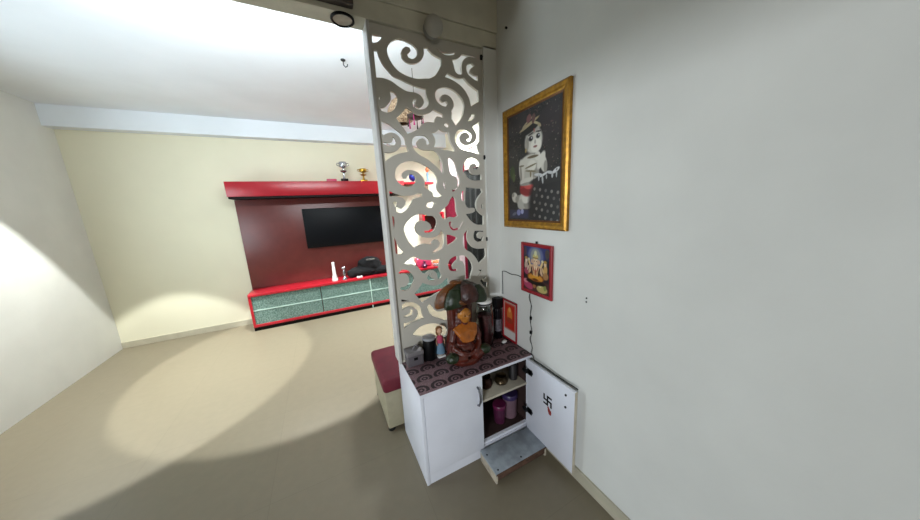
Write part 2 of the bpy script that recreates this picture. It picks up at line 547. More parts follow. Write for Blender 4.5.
# scroll cutouts of the screen: outlines in millimetres (x,z) on the board
HOLES = """
-771,2495 -743,2497 -716,2500 -728,2481 -750,2462 -772,2456
-769,2424 -750,2426 -744,2400 -729,2369 -701,2338 -672,2314 -633,2304 -581,2288 -527,2277 -486,2274 -489,2243 -474,2204 -484,2182 -515,2161 -550,2159 -574,2169 -577,2190 -564,2210 -550,2211 -559,2195 -558,2176 -539,2166 -520,2176 -507,2200 -517,2227 -550,2244 -605,2246 -650,2264 -692,2287 -735,2295 -769,2292
-697,2441 -682,2470 -658,2491 -626,2504 -584,2501 -546,2490 -526,2472 -525,2450 -540,2427 -563,2415 -582,2421 -588,2437 -576,2444 -565,2457 -570,2470 -590,2473 -609,2460 -620,2438 -616,2416 -596,2399 -564,2393 -529,2404 -501,2425 -486,2457 -489,2488 -459,2492 -460,2487 -433,2465 -382,2450 -381,2423 -398,2387 -427,2352 -464,2331 -486,2328 -542,2319 -596,2325 -638,2339 -668,2363 -687,2390 -697,2416
-703,2234 -678,2232 -661,2210 -665,2183 -690,2141 -728,2123 -759,2128 -770,2150 -751,2144 -727,2158 -703,2187 -700,2211
-769,2191 -761,2199 -754,2193 -762,2185
-616,2162 -593,2151 -560,2133 -524,2130 -472,2148 -449,2167 -420,2157 -390,2147 -384,2122 -407,2130 -429,2131 -442,2114 -447,2094 -491,2094 -528,2080 -544,2059 -585,2034 -621,2019 -643,2049 -664,2078 -680,2098 -656,2118 -631,2144
-432,2254 -419,2277 -380,2297 -334,2298 -288,2281 -254,2253 -237,2215 -244,2178 -264,2132 -303,2089 -318,2108 -331,2127 -327,2157 -330,2169 -313,2197 -315,2226 -334,2250 -368,2259 -395,2246 -402,2226 -386,2215 -362,2224 -352,2209 -364,2191 -387,2193 -413,2206 -430,2226
-344,2381 -320,2371 -274,2361 -232,2370 -198,2341 -132,2308 -128,2248 -190,2212 -200,2253 -227,2296 -266,2326 -318,2346 -361,2354
-409,2502 -381,2488 -344,2486 -301,2496 -282,2504 -286,2489 -322,2476 -359,2474 -388,2483
-311,2456 -276,2467 -252,2482 -243,2499 -195,2499 -154,2500 -138,2490 -179,2491 -212,2483 -236,2457 -245,2420 -241,2388 -269,2382 -292,2397 -300,2430
-206,2446 -172,2461 -152,2448 -178,2431 -187,2410 -163,2398 -132,2396 -133,2363 -164,2372 -200,2392 -213,2419
-188,2167 -162,2171 -164,2152 -185,2129 -217,2122 -206,2138 -192,2153
-185,2090 -127,2130 -131,2013 -147,1994 -149,1966 -126,1921 -200,1938 -251,1945 -288,1962 -312,1992 -316,2023 -299,2054 -266,2073 -220,2070 -191,2052 -188,2027 -199,2007 -225,2001 -231,2009 -207,2023 -211,2043 -233,2054 -261,2047 -278,2025 -275,2001 -249,1983 -216,1980 -176,1996 -157,2026 -160,2057
-384,2091 -364,2102 -348,2091 -350,2076 -370,2073 -383,2082
-417,2064 -391,2048 -360,2050 -353,2030 -347,1994 -321,1951 -314,1932 -358,1939 -406,1943 -444,1952 -462,1954 -451,1978 -451,2004 -470,2035 -437,2045
-764,2078 -724,2064 -687,2039 -656,2017 -638,1993 -636,1968 -623,1921 -679,1909 -728,1889 -765,1864 -764,1912 -726,1912 -688,1928 -664,1960 -668,1994 -696,2017 -728,2019 -759,2004 -768,2009
-717,2001 -698,1993 -690,1971 -706,1952 -742,1947 -767,1958 -763,1967 -737,1963 -717,1970 -709,1986
-598,1976 -585,2003 -555,2017 -516,2017 -491,1999 -484,1980 -498,1964 -508,1968 -510,1988 -531,2001 -553,1995 -568,1975 -561,1950 -533,1936 -492,1935 -475,1938 -445,1928 -421,1892 -408,1851 -409,1796 -448,1837 -482,1864 -518,1888 -557,1906 -590,1938
-713,1806 -716,1774 -704,1753 -682,1734 -652,1722 -615,1729 -592,1747 -593,1778 -610,1794 -631,1794 -646,1781 -651,1769 -665,1771 -674,1784 -669,1800 -650,1815 -622,1819 -583,1809 -552,1784 -536,1750 -541,1713 -517,1703 -488,1684 -486,1663 -451,1655 -422,1665 -448,1690 -460,1719 -450,1750 -454,1781 -471,1809 -500,1832 -543,1855 -592,1870 -635,1868 -678,1852 -706,1826
-758,1702 -724,1684 -677,1670 -620,1672 -586,1684 -557,1682 -558,1661 -592,1655 -619,1646 -635,1619 -671,1580 -701,1569 -728,1579 -732,1610 -747,1630 -732,1643 -715,1636 -722,1606 -695,1594 -672,1614 -667,1641 -682,1658 -719,1668 -760,1669
-527,1622 -488,1629 -480,1616 -498,1592 -522,1592 -536,1604
-756,1556 -744,1551 -742,1515 -753,1478
-756,1427 -746,1410 -739,1386 -727,1360 -703,1328 -724,1320 -755,1328 -756,1378
-692,1470 -678,1504 -647,1533 -616,1550 -574,1557 -530,1544 -491,1538 -473,1511 -478,1478 -501,1447 -534,1435 -559,1441 -564,1451 -533,1449 -513,1466 -518,1488 -544,1510 -578,1516 -605,1506 -620,1478 -613,1445 -589,1422 -552,1407 -508,1404 -468,1416 -447,1446 -426,1422 -426,1380 -442,1328 -476,1309 -520,1305 -498,1323 -468,1342 -460,1364 -474,1386 -498,1388 -515,1374 -521,1358 -558,1367 -597,1365 -636,1351 -663,1385 -683,1427
-713,1258 -678,1283 -643,1295 -596,1270 -509,1257 -461,1264 -476,1223 -475,1184 -461,1144 -477,1122 -494,1131 -496,1160 -518,1187 -550,1189 -576,1172 -595,1181 -609,1204 -626,1230 -659,1246 -692,1252
-561,1158 -536,1174 -528,1169 -545,1152 -530,1134 -510,1126 -515,1118 -551,1125 -568,1144
-752,1204 -731,1221 -695,1216 -664,1186 -651,1154 -665,1122 -695,1089 -736,1089 -749,1103 -745,1113 -711,1115 -687,1137 -691,1176 -711,1198 -737,1198
-660,1055 -626,1088 -600,1117 -565,1098 -513,1083 -462,1094 -444,1111 -414,1122 -414,1053 -492,1031 -552,1010 -586,993 -610,982 -635,1019
-748,1034 -694,1015 -724,1014 -748,1015
-748,996 -721,1009 -676,1000 -639,972 -622,944 -617,899 -607,872 -656,868 -704,859 -746,834 -748,870 -718,871 -678,877 -651,907 -653,944 -682,968 -720,974 -748,961
-695,961 -677,945 -683,918 -707,906 -745,913 -736,923 -713,925 -697,937
-581,948 -563,968 -545,940 -522,906 -489,894 -458,900 -438,874 -436,831 -450,815 -492,840 -541,869 -568,904
-695,780 -673,802 -635,822 -586,827 -536,819 -495,798 -454,766 -448,712 -502,701 -601,737 -665,759
-268,1814 -260,1858 -233,1891 -193,1903 -154,1893 -137,1871 -138,1846 -159,1827 -186,1828 -192,1840 -169,1843 -162,1856 -177,1865 -199,1863 -215,1844 -216,1819 -193,1797 -153,1793 -126,1801 -128,1760 -184,1756 -228,1769 -251,1796
-370,1890 -349,1896 -330,1877 -319,1846 -312,1818 -307,1803 -295,1771 -294,1742 -305,1715 -316,1725 -310,1760 -325,1782 -353,1792 -364,1813 -368,1845
-406,1750 -397,1746 -398,1718 -387,1700 -403,1707 -412,1725
-354,1703 -338,1699 -316,1713 -312,1706 -330,1691 -351,1685
-279,1690 -262,1694 -263,1626 -282,1627 -290,1657
-348,1663 -333,1644 -330,1614 -329,1562 -318,1531 -344,1521 -377,1527 -411,1514 -431,1523 -451,1554 -423,1581 -389,1605 -371,1638
-390,1490 -373,1504 -365,1489 -371,1466 -351,1446 -320,1455 -316,1439 -351,1434 -380,1452
-316,1443 -302,1469 -278,1498 -279,1482 -294,1460 -308,1442
-252,1716 -195,1708 -130,1704 -122,1680 -157,1646 -176,1608 -172,1569 -147,1537 -118,1519 -120,1455 -181,1464 -225,1493 -260,1539 -220,1542 -191,1551 -188,1570 -201,1578 -241,1579 -260,1604 -259,1656
-136,1595 -121,1610 -118,1559 -135,1571
-286,1393 -269,1419 -238,1444 -252,1410 -254,1362 -228,1320 -188,1295 -113,1289 -111,1231 -138,1205 -171,1184 -195,1229 -231,1271 -269,1296 -291,1334
-207,1390 -196,1421 -117,1414 -117,1406 -155,1409 -174,1391 -170,1370 -147,1360 -137,1379 -123,1370 -134,1342 -167,1339 -199,1357
-412,1413 -387,1410 -336,1390 -337,1379 -364,1358 -412,1340 -412,1378
-412,1204 -399,1242 -364,1261 -339,1262 -339,1234 -362,1220 -380,1199 -373,1174 -346,1174 -345,1155 -378,1158 -403,1174
-324,1260 -293,1260 -258,1239 -232,1202 -222,1160 -235,1120 -246,1083 -288,1086 -286,1128 -288,1186 -304,1221 -323,1227
-177,1140 -134,1134 -179,1094 -184,1101 -159,1124
-141,1070 -106,1099 -116,1066 -127,1059
-166,1057 -146,1071 -127,1041 -104,1038 -104,993 -134,1007
-201,1033 -182,1025 -164,995 -188,1008
-450,700 -380,760 -300,780 -240,740 -300,700 -380,670
-420,880 -360,930 -280,920 -240,860 -310,830 -380,830
"""

def wloc(o):
    v = Vector((0, 0, 0))
    while o is not None:
        v += Vector(o.location)
        o = o.parent
    return v


def part(mb, name, m, parent, smooth=True, label=None):
    """a part modelled in room coordinates, hung under its (unrotated) thing"""
    off = wloc(parent)
    bmesh.ops.translate(mb.bm, verts=mb.bm.verts, vec=-off)
    o = mb.build(name, m, parent, smooth=smooth)
    if label:
        o['label'] = label
    return o


def solo(mb, name, m, loc, label, cat, group=None):
    """a thing that is one mesh, modelled in room coordinates"""
    bmesh.ops.translate(mb.bm, verts=mb.bm.verts, vec=-Vector(loc))
    return tag(mb.build(name, m, loc=loc), label, cat, group)


# ================================================================ the setting
struct('floor', MB().box(-6.8, 1.45, -7.2, 3.4, -0.06, 0), M['floor'])
struct('wall_right', MB().box(0, 0.14, -4.2, 0.11, 0, 2.95), M['wall'])
struct('wall_corner', MB().box(-0.10, 0, 0.0, 0.038, 0.0, 2.56), M['wall'])
struct('wall_return', MB().box(0.14, 1.20, -0.02, 0.11, 0, 2.95), M['cream'])
struct('wall_living_right', MB().box(1.05, 1.20, 0.11, 3.25, 0, 2.95), M['cream'])
struct('wall_far', MB().box(-3.7, 1.2, 3.25, 3.4, 0, 2.95), M['cream'])
wl_ = MB()
wl_.box(-3.72, -3.6, -2.55, 0.05, 0, 2.95)
wl_.box(-3.72, -3.6, -4.2, -2.55, 1.97, 2.95)
struct('wall_left', wl_, M['tan'])
struct('wall_living_left', MB().box(-3.72, -3.6, 0.05, 3.25, 0, 2.95), M['wall'])
struct('wall_back', MB().box(-3.72, 0.14, -4.3, -4.2, 0, 2.95), M['tan'])
struct('ceiling', MB().box(-3.6, 0.0, -4.2, 0.0, 2.86, 2.95), M['tan'])
struct('ceiling_living', MB().box(-3.6, 1.05, 0.11, 3.25, 2.84, 2.95), M['ceil'])
bm_ = MB()
bm_.box(-3.6, 0.0, 0.0, 0.11, 2.55, 2.95, 0.003)
bm_.box(-3.6, 0.0, -0.014, 0.0, 2.64, 2.95, 0.003)
struct('trim_1', bm_, M['beam'])
struct('trim_2', MB().box(-3.6, 1.05, 3.10, 3.25, 2.625, 2.84), M['ceil'])
struct('baseboard_right', MB().box(-0.012, 0, -4.2, -0.345, 0, 0.08, 0.002), M['skirt'])
struct('baseboard_far', MB().box(-3.6, -2.2, 3.238, 3.25, 0, 0.08, 0.002), M['skirt'])

# ================================================================ shrine cupboard
cb = thing('shrine_cupboard', (-0.396, -0.12, 0), 'low white laminate cupboard under the fretwork screen, right door wide open', 'cupboard')
X0, X1, YF, YB, ZT = -0.784, -0.006, -0.342, 0.123, 0.598
part(MB().box(X0, X0 + 0.018, YF, YB, 0, 0.585, 0.0015), 'side_panel', M['lam'], cb)
part(MB().box(X1 - 0.018, X1, YF + 0.01, YB, 0, 0.585, 0.0015), 'side_panel', M['lam'], cb)
part(MB().box(X0 + 0.018, X1 - 0.018, YB - 0.01, YB, 0.0, 0.585), 'back_panel', M['inner'], cb, label='dark brown back with inner shade in its colour')
part(MB().box(X0 + 0.018, X1 - 0.018, YF + 0.0185, YB - 0.01, 0.066, 0.084, 0.001), 'base_panel', M['lam'], cb)
part(MB().box(X0 + 0.018, X1 - 0.018, YF + 0.004, YF + 0.018, 0.0, 0.066), 'plinth', M['lam'], cb)
part(MB().box(-0.402, -0.386, YF + 0.019, YB - 0.01, 0.084, 0.585, 0.001), 'partition', M['inner'], cb)
part(MB().box(X1 - 0.021, X1 - 0.0185, YF + 0.03, YB - 0.012, 0.086, 0.584), 'side_shade_sheet', M['inner'], cb)  # thin dark sheets added to imitate shade inside the cupboard
part(MB().box(-0.385, X1 - 0.022, YF + 0.04, YB - 0.012, 0.084, 0.087), 'base_shade_sheet', M['inner'], cb)
part(MB().box(-0.386, X1 - 0.018, YF + 0.024, YB - 0.01, 0.372, 0.388, 0.001), 'shelf', M['lamedge'], cb)
part(MB().box(X0 - 0.004, X1, YF - 0.006, YB, 0.585, 0.604, 0.002), 'top_board', M['lam'], cb)
ld = part(MB().box(X0 + 0.0195, -0.392, YF - 0.002, YF + 0.0175, 0.066, 0.583, 0.002), 'door', M['lam'], cb)
h = MB()
hp = [(-0.428, YF - 0.002, 0.520), (-0.428, YF - 0.020, 0.512)]
for k in range(9):
    t = k / 8
    hp.append((-0.428 + 0.004 * math.sin(t * PI), YF - 0.022 - 0.010 * math.sin(t * PI), 0.506 - 0.096 * t))
hp += [(-0.428, YF - 0.020, 0.404), (-0.428, YF - 0.002, 0.396)]
h.tube(hp, [0.006, 0.006] + [0.0055 + 0.002 * math.sin(k / 8 * PI) for k in range(9)] + [0.006, 0.006], 10)
part(h, 'handle', M['steel'], ld, label='curved steel bow handle')
# right door, swung open flat against the right wall
rd = part(MB().box(-0.052, -0.034, -0.735, -0.352, 0.068, 0.590, 0.0015), 'door', M['lam'], cb, label='open white door with a black sign and red smear on its inner face')
part(MB().box(-0.0525, -0.0335, -0.737, -0.735, 0.068, 0.590), 'edge_band', M['lamedge'], rd)
for z in (0.505, 0.215):
    hg = MB()
    hg.box(-0.060, -0.052, -0.405, -0.362, z - 0.012, z + 0.028, 0.003)
    hg.box(-0.078, -0.056, -0.372, -0.330, z - 0.004, z + 0.018, 0.004)
    hg.lathe([(0.017, -0.004), (0.017, 0.004)], (-0.056, -0.394, z + 0.008), 16, 'X')
    part(hg, 'hinge', M['darkmetal'], rd)
for z in (0.538, 0.462):
    part(MB().lathe([(0.0065, -0.003), (0.0065, 0.003)], (-0.0535, -0.676, z), 12, 'X'), 'bolt_head', M['darkmetal'], rd)
# the good luck sign: bars in the door plane (right in the picture is -y)
sg = MB()
cy, cz, a, t = -0.540, 0.408, 0.034, 0.0055


def bar(u0, u1, v0, v1):
    sg.box(-0.0535, -0.0518, cy - u1, cy - u0, cz + v0, cz + v1)


bar(-t, t, -a, a)
bar(-a, -t, -t, t)
bar(t, a, -t, t)
bar(t, a, a - 2 * t, a)
bar(a - 2 * t, a, -a, -t)
bar(-a, -t, -a, -a + 2 * t)
bar(-a, -a + 2 * t, t, a)
part(sg, 'good_luck_sign', M['black'], rd, smooth=False)
sm = MB()
for (dy, dz, ry, rz_) in ((0.0, 0.0, 0.010, 0.016), (-0.008, -0.016, 0.011, 0.012), (0.006, 0.014, 0.006, 0.010), (-0.014, -0.006, 0.006, 0.012)):
    sm.ell((-0.0525, cy - 0.012 + dy, cz - 0.058 + dz), (0.0016, ry, rz_), n=14, noise=0.12)
part(sm, 'red_smear', M['red_smear'], rd)

# patterned sheet on its top
cv = MB().box(X0 - 0.002, X1 + 0.002, YF - 0.008, 0.012, 0.604, 0.608, 0.0012)
solo(cv, 'shelf_liner', M['fan'], (-0.395, -0.17, 0.604), 'maroon sheet with fan shaped ring print covering the white cupboard top', 'liner')
TOP = 0.608

# things inside the open half
def jar(name, x, y, z, r, hgt, body, lid, label, cat, nm='lid'):
    t = thing(name, (x, y, z), label, cat)
    part(MB().lathe([(r * 0.82, z), (r * 0.9, z + 0.004), (r * 0.97, z + hgt * 0.5), (r, z + hgt * 0.8), (r, z + hgt * 0.82)], (x, y, 0)), 'body', body, t)
    part(MB().lathe([(r * 1.08, z + hgt * 0.82), (r * 1.1, z + hgt * 0.84), (r * 1.1, z + hgt * 0.96), (r * 1.02, z + hgt), (r * 0.3, z + hgt * 1.005)], (x, y, 0)), nm, lid, t)
    return t


jar('storage_jar', -0.092, -0.215, 0.087, 0.052, 0.185, M['clearbody'], M['purple'], 'taller plastic jar with purple lid on the bottom shelf of the cupboard', 'jar')
jar('storage_jar', -0.190, -0.225, 0.087, 0.043, 0.140, M['pinkbody'], M['pinklid'], 'shorter pink plastic jar with magenta lid on the bottom shelf of the cupboard', 'jar')


def pot(x, y, z, r, hgt, m, label, cat='pot', name='metal_pot'):
    p = [(r * 0.55, z), (r * 0.85, z + hgt * 0.15), (r, z + hgt * 0.42), (r * 0.85, z + hgt * 0.7), (r * 0.6, z + hgt * 0.84),
         (r * 0.74, z + hgt), (r * 0.7, z + hgt), (r * 0.55, z + hgt * 0.86), (r * 0.3, z + hgt * 0.8)]
    return solo(MB().lathe(p, (x, y, 0)), name, m, (x, y, z), label, cat)


pot(-0.292, -0.22, 0.388, 0.046, 0.085, M['pot'], 'round dark copper pot at the left of the cupboard upper shelf')
pot(-0.178, -0.235, 0.388, 0.048, 0.062, M['potb'], 'squat dull brass bowl in the middle of the cupboard upper shelf', 'bowl', 'brass_bowl')
tb = MB().lathe([(0.026, 0.388), (0.030, 0.392), (0.031, 0.49), (0.027, 0.505), (0.029, 0.512), (0.01, 0.516)], (-0.075, -0.235, 0))
solo(tb, 'steel_canister', M['oldsteel'], (-0.075, -0.235, 0.388), 'upright steel canister at the right of the cupboard upper shelf by the hinge', 'canister')

# ================================================================ step
st = thing('step_stool', (-0.235, -0.45, 0), 'low worn grey-white wooden step in front of the open cupboard', 'step')
tbd = part(MB().box(-0.430, -0.045, -0.534, -0.352, 0.060, 0.072, 0.002), 'top_board', M['stepwhite'], st)
part(MB().box(-0.430, -0.418, -0.530, -0.354, 0, 0.060, 0.001), 'side_board', M['stepside'], st)
part(MB().box(-0.057, -0.045, -0.530, -0.354, 0, 0.060, 0.001), 'side_board', M['stepside'], st)
part(MB().box(-0.418, -0.057, -0.528, -0.516, 0.018, 0.060, 0.001), 'front_board', M['stepedge'], st, label='bare brown front board')
part(MB().box(-0.4305, -0.0445, -0.5355, -0.5335, 0.0605, 0.0715), 'edge_strip', M['stepedge'], tbd)
for (x, y) in ((-0.408, -0.398), (-0.405, -0.512), (-0.235, -0.512)):
    part(MB().lathe([(0.0055, 0.0715), (0.0055, 0.0728)], (x, y, 0), 10), 'screw', M['darkmetal'], tbd)

# ================================================================ fretwork screen
sc = thing('fretwork_screen', (-0.44, 0.04, 0.604), 'tall grey fretwork screen of scrolling cutouts standing on the white cupboard', 'screen')
hs = []
for ln in HOLES.strip().splitlines():
    P = [tuple(float(v) / 1000 for v in q.split(',')) for q in ln.split()]
    hs.append(catmull(P, 0.012))
SX0, SX1, SZ0, SZ1 = -0.786, -0.094, 0.606, 2.549
me = fretwork([(SX0, SZ0), (SX1, SZ0), (SX1, SZ1), (SX0, SZ1)], hs, 0.018)
me.transform(Matrix.Translation(Vector((0, 0.02, 0)) - wloc(sc)))
pn = link('lattice_panel', me, M['screen'], sc)
part(MB().box(-0.800, -0.784, 0.004, 0.122, 0.604, 2.549, 0.002), 'end_post', M['post'], sc, label='pale grey end board')
part(MB().box(-0.786, -0.094, 0.012, 0.0385, 0.604, 0.622, 0.001), 'bottom_rail', M['screen'], sc)
for (z, x) in ((2.50, -0.104), (1.905, -0.099), (1.355, -0.097)):
    cl = MB().box(x - 0.010, x + 0.012, 0.008, 0.020, z - 0.014, z + 0.014, 0.003)
    cl.lathe([(0.005, 0.004), (0.005, 0.010)], (x, 0, z), 10, 'Y')
    part(cl, 'clip', M['darkmetal'], sc)

# ================================================================ lamps on the lintel
gz, gxx = 2.565, -0.447
gl = thing('globe_lamp', (gxx, 0, gz), 'small round white wall lamp on the lintel above the screen, unlit', 'lamp')
part(MB().lathe([(0.044, -0.001), (0.047, -0.006), (0.047, -0.026), (0.044, -0.030)], (gxx, 0, gz), axis='Y'), 'collar', M['globecap'], gl)
part(MB().lathe([(0.044, -0.029), (0.052, -0.040), (0.053, -0.052), (0.047, -0.070), (0.034, -0.082), (0.014, -0.088), (0.003, -0.089)], (gxx, 0, gz), axis='Y'), 'globe', M['globe'], gl)
solo(MB().box(-1.06, -0.858, -0.040, 0.0, 2.572, 2.638, 0.004), 'brown_block', M['brown_plain'], (-0.965, 0, 2.605), 'dark brown block on the lintel face above the ringed downlight', 'block')  # plain dark brown box added on the lintel face
dl = thing('recessed_downlight', (-0.905, 0.045, 2.55), 'round black ringed downlight in the underside of the lintel left of the screen', 'lamp')
dq = (-0.905, 0.045, 0)
part(MB().lathe([(0.047, 2.549), (0.056, 2.549), (0.057, 2.541), (0.053, 2.537), (0.047, 2.539), (0.046, 2.548)], dq, 32), 'ring', M['black'], dl)
part(MB().lathe([(0.0455, 2.5475), (0.0455, 2.543), (0.02, 2.541)], dq), 'diffuser', M['diffuser'], dl)


# ================================================================ pictures on the right wall
def frame_ring(w, h, prof):
    """mitred moulding, w x h outside, in the local XZ plane, back at y=0; prof = (inset, depth)"""
    bm = bmesh.new()
    rings = []
    for (i, d) in prof:
        x, z = w / 2 - i, h / 2 - i
        rings.append([bm.verts.new(q) for q in ((-x, -d, -z), (x, -d, -z), (x, -d, z), (-x, -d, z))])
    rings.append(rings[0])
    for a, b in zip(rings, rings[1:]):
        for k in range(4):
            bm.faces.new((a[k], a[(k + 1) % 4], b[(k + 1) % 4], b[k]))
    bmesh.ops.recalc_face_normals(bm, faces=bm.faces)
    mb = MB()
    mb.bm.free()
    mb.bm = bm
    return mb


def picture(loc, w, h, fw, depth, me, label, fm, rim=None, name='framed_picture', tilt=0.0, shift=0.0):
    t = thing(name, loc, label, 'picture', rz=-PI / 2)
    t.rotation_euler = (tilt, 0, -PI / 2)
    prof = [(0, 0), (0, depth * 0.7), (fw * 0.22, depth), (fw * 0.6, depth * 0.92), (fw * 0.8, depth * 0.7), (fw, depth * 0.6), (fw, 0)]
    frame_ring(w, h, prof).build('frame', fm, t, smooth=False)
    if rim:
        frame_ring(w - 2 * fw + 0.002, h - 2 * fw + 0.002, [(0, 0.002), (0, depth * 0.62), (0.010, depth * 0.5), (0.010, 0.002)]).build('inner_rim', rim, t, smooth=False)
    o = link('print', me, M['prt'], t, (shift, -depth * 0.45, 0), smooth=False)
    b = MB().box(-w / 2 + fw * .3, w / 2 - fw * .3, -depth * 0.3, -0.001, -h / 2 + fw * .3, h / 2 - fw * .3)
    b.build('backing', M['backing'], t, smooth=False)
    return t


SK, SH, DK = (192, 189, 178), (138, 135, 126), (24, 22, 22)
big = [
    ('e', .20, .92, .20, .10, 20, (44, 40, 40)), ('e', .85, .80, .22, .16, 0, (46, 40, 42)), ('e', .12, .55, .12, .16, 0, (48, 45, 42)), ('e', .9, .6, .1, .12, 0, (40, 36, 36)),
    ('e', .10, .47, .05, .06, 0, (56, 70, 38)), ('e', .13, .42, .03, .04, 0, (70, 84, 46)), ('e', .08, .30, .08, .06, 0, (44, 42, 38)),
    ('b', .24, .06, .20, .04, 0, (44, 44, 70)), ('e', .24, .075, .04, .03, 0, (120, 124, 170)), ('e', .32, .085, .03, .025, 0, (150, 154, 190)), ('e', .14, .06, .05, .014, 20, (90, 92, 110)),
    # legs
    ('e', .15, .225, .06, .050, 30, SK), ('e', .11, .25, .03, .018, 50, SH), ('e', .26, .20, .09, .045, -10, SH), ('e', .40, .20, .14, .085, 20, SK), ('e', .31, .155, .09, .05, 10, (166, 163, 154)), ('e', .44, .15, .08, .04, 0, SH), ('e', .41, .215, .09, .05, 20, (206, 203, 194)),
    # shorts
    ('e', .43, .305, .145, .075, -6, (158, 44, 46)), ('e', .40, .275, .12, .035, -6, (124, 32, 36)), ('e', .46, .325, .09, .03, 0, (186, 72, 68)), ('e', .44, .372, .15, .018, -4, (176, 168, 150)),
    # torso and arms
    ('e', .47, .47, .165, .13, 0, SK), ('e', .50, .545, .21, .055, 0, SK), ('e', .42, .42, .07, .06, 0, (172, 169, 158)), ('e', .60, .44, .06, .07, 0, SH), ('e', .52, .50, .08, .05, 0, (204, 201, 190)),
    ('e', .31, .47, .052, .105, 6, SK), ('e', .295, .44, .02, .08, 4, SH), ('e', .42, .365, .14, .034, 4, SK), ('e', .42, .345, .13, .014, 4, SH), ('e', .58, .36, .05, .03, 0, (200, 197, 186)),
    ('e', .745, .50, .055, .075, 14, SK), ('e', .78, .47, .03, .05, 0, SH), ('e', .70, .53, .05, .08, -30, (200, 197, 186)), ('e', .635, .575, .05, .038, 30, (206, 203, 192)), ('e', .61, .60, .016, .03, -10, SK),
    ('e', .50, .50, .11, .008, 10, (112, 102, 76)), ('e', .50, .455, .10, .008, -8, (112, 102, 76)), ('e', .54, .578, .10, .012, 0, (96, 84, 62)), ('e', .50, .43, .016, .03, 0, (120, 108, 84)), ('e', .31, .515, .05, .008, 0, (112, 104, 84)), ('e', .56, .357, .010, .03, 0, (112, 104, 84)),
    # head
    ('e', .50, .755, .20, .125, 6, (20, 18, 18)), ('e', .37, .67, .05, .05, 0, (24, 22, 22)), ('e', .55, .715, .155, .108, -4, SK), ('e', .60, .665, .095, .058, 0, (212, 209, 198)), ('e', .43, .70, .03, .06, 0, SH), ('e', .53, .80, .13, .036, 8, (150, 147, 138)), ('e', .48, .825, .17, .036, 14, (22, 20, 20)),
    ('e', .50, .737, .042, .022, 0, (70, 68, 68)), ('e', .64, .742, .036, .021, 0, (70, 68, 68)), ('e', .50, .735, .030, .014, 0, DK), ('e', .64, .740, .027, .014, 0, DK), ('e', .515, .742, .010, .007, 0, (190, 190, 196)), ('e', .655, .747, .010, .007, 0, (190, 190, 196)), ('e', .50, .776, .05, .007, 10, (60, 56, 54)), ('e', .645, .778, .045, .007, -6, (60, 56, 54)),
    ('e', .585, .70, .016, .018, 0, (160, 156, 146)), ('e', .588, .660, .036, .009, 0, (128, 84, 78)), ('e', .565, .800, .010, .016, 0, (150, 64, 58)), ('e', .40, .69, .02, .03, 0, (150, 146, 136)), ('e', .40, .645, .016, .018, 0, (150, 130, 80)),
    # head ornament
    ('e', .46, .862, .19, .014, 16, (158, 144, 110)), ('e', .60, .855, .08, .010, -24, (170, 158, 126)), ('e', .44, .890, .11, .010, 24, (150, 136, 108)), ('e', .46, .915, .05, .030, 60, (112, 72, 72)), ('e', .55, .90, .03, .04, -10, (92, 64, 60)), ('e', .36, .85, .05, .016, 30, (150, 138, 110)), ('e', .66, .83, .04, .012, -40, (150, 138, 110)),
    # dark pot with white froth
    ('e', .84, .17, .34, .23, 0, (20, 18, 20)), ('e', .82, .365, .30, .04, 4, (30, 28, 28)), ('e', .60, .28, .05, .10, -10, (34, 32, 32)),
    ('e', .65, .412, .07, .012, -6, (186, 188, 188)), ('e', .75, .405, .07, .010, 18, (196, 198, 198)), ('e', .86, .415, .06, .012, -12, (184, 186, 186)), ('e', .96, .425, .06, .016, 26, (196, 198, 198)), ('e', .66, .385, .012, .03, 0, (160, 162, 162)), ('e', .73, .365, .014, .038, 8, (168, 170, 170)), ('e', .80, .385, .010, .022, 0, (150, 152, 152)), ('e', .90, .390, .014, .024, 0, (170, 172, 172)), ('e', .97, .395, .010, .03, 0, (160, 162, 162)),
]
for r in range(5):
    for c in range(5):
        big.append(('e', .58 + .105 * c + .04 * (r % 2), .05 + .060 * r - .012 * c, .020, .014, 20, (112, 108, 102) if (r + c) % 3 else (84, 80, 78)))
rng = random.Random(5)
for k in range(190):
    x, y = rng.random(), rng.uniform(.42, 1)
    if (.22 < x < .86 and y < .62) or (.3 < x < .74 and y < .93):
        continue
    big.append(('e', x, y, rng.uniform(.004, .011), rng.uniform(.003, .008), rng.uniform(0, 90), rng.choice([(92, 88, 76), (70, 66, 60), (84, 62, 60), (112, 108, 98)])))
big = [(s[0], (s[1] - .5) * .915 + .477, (s[2] - .5) * .969 + .5) + tuple(s[3:]) for s in big]
me = painted(0.458, 0.644, 180, 250, (30, 27, 27), big, speck=22, seed=3)
picture((-0.003, -0.350, 1.802), 0.532, 0.722, 0.042, 0.026, me, 'large gold framed picture of a pale kneeling baby in red shorts on the right wall', M['gold'], M['golddark'])
nl = MB().lathe([(0.006, -0.012), (0.006, 0.001)], (0.0, -0.112, 2.618), 10, 'X')
solo(nl, 'wall_nail', M['darkmetal'], (0, -0.112, 2.618), 'small dark nail in the right wall high above the gold framed picture', 'nail')

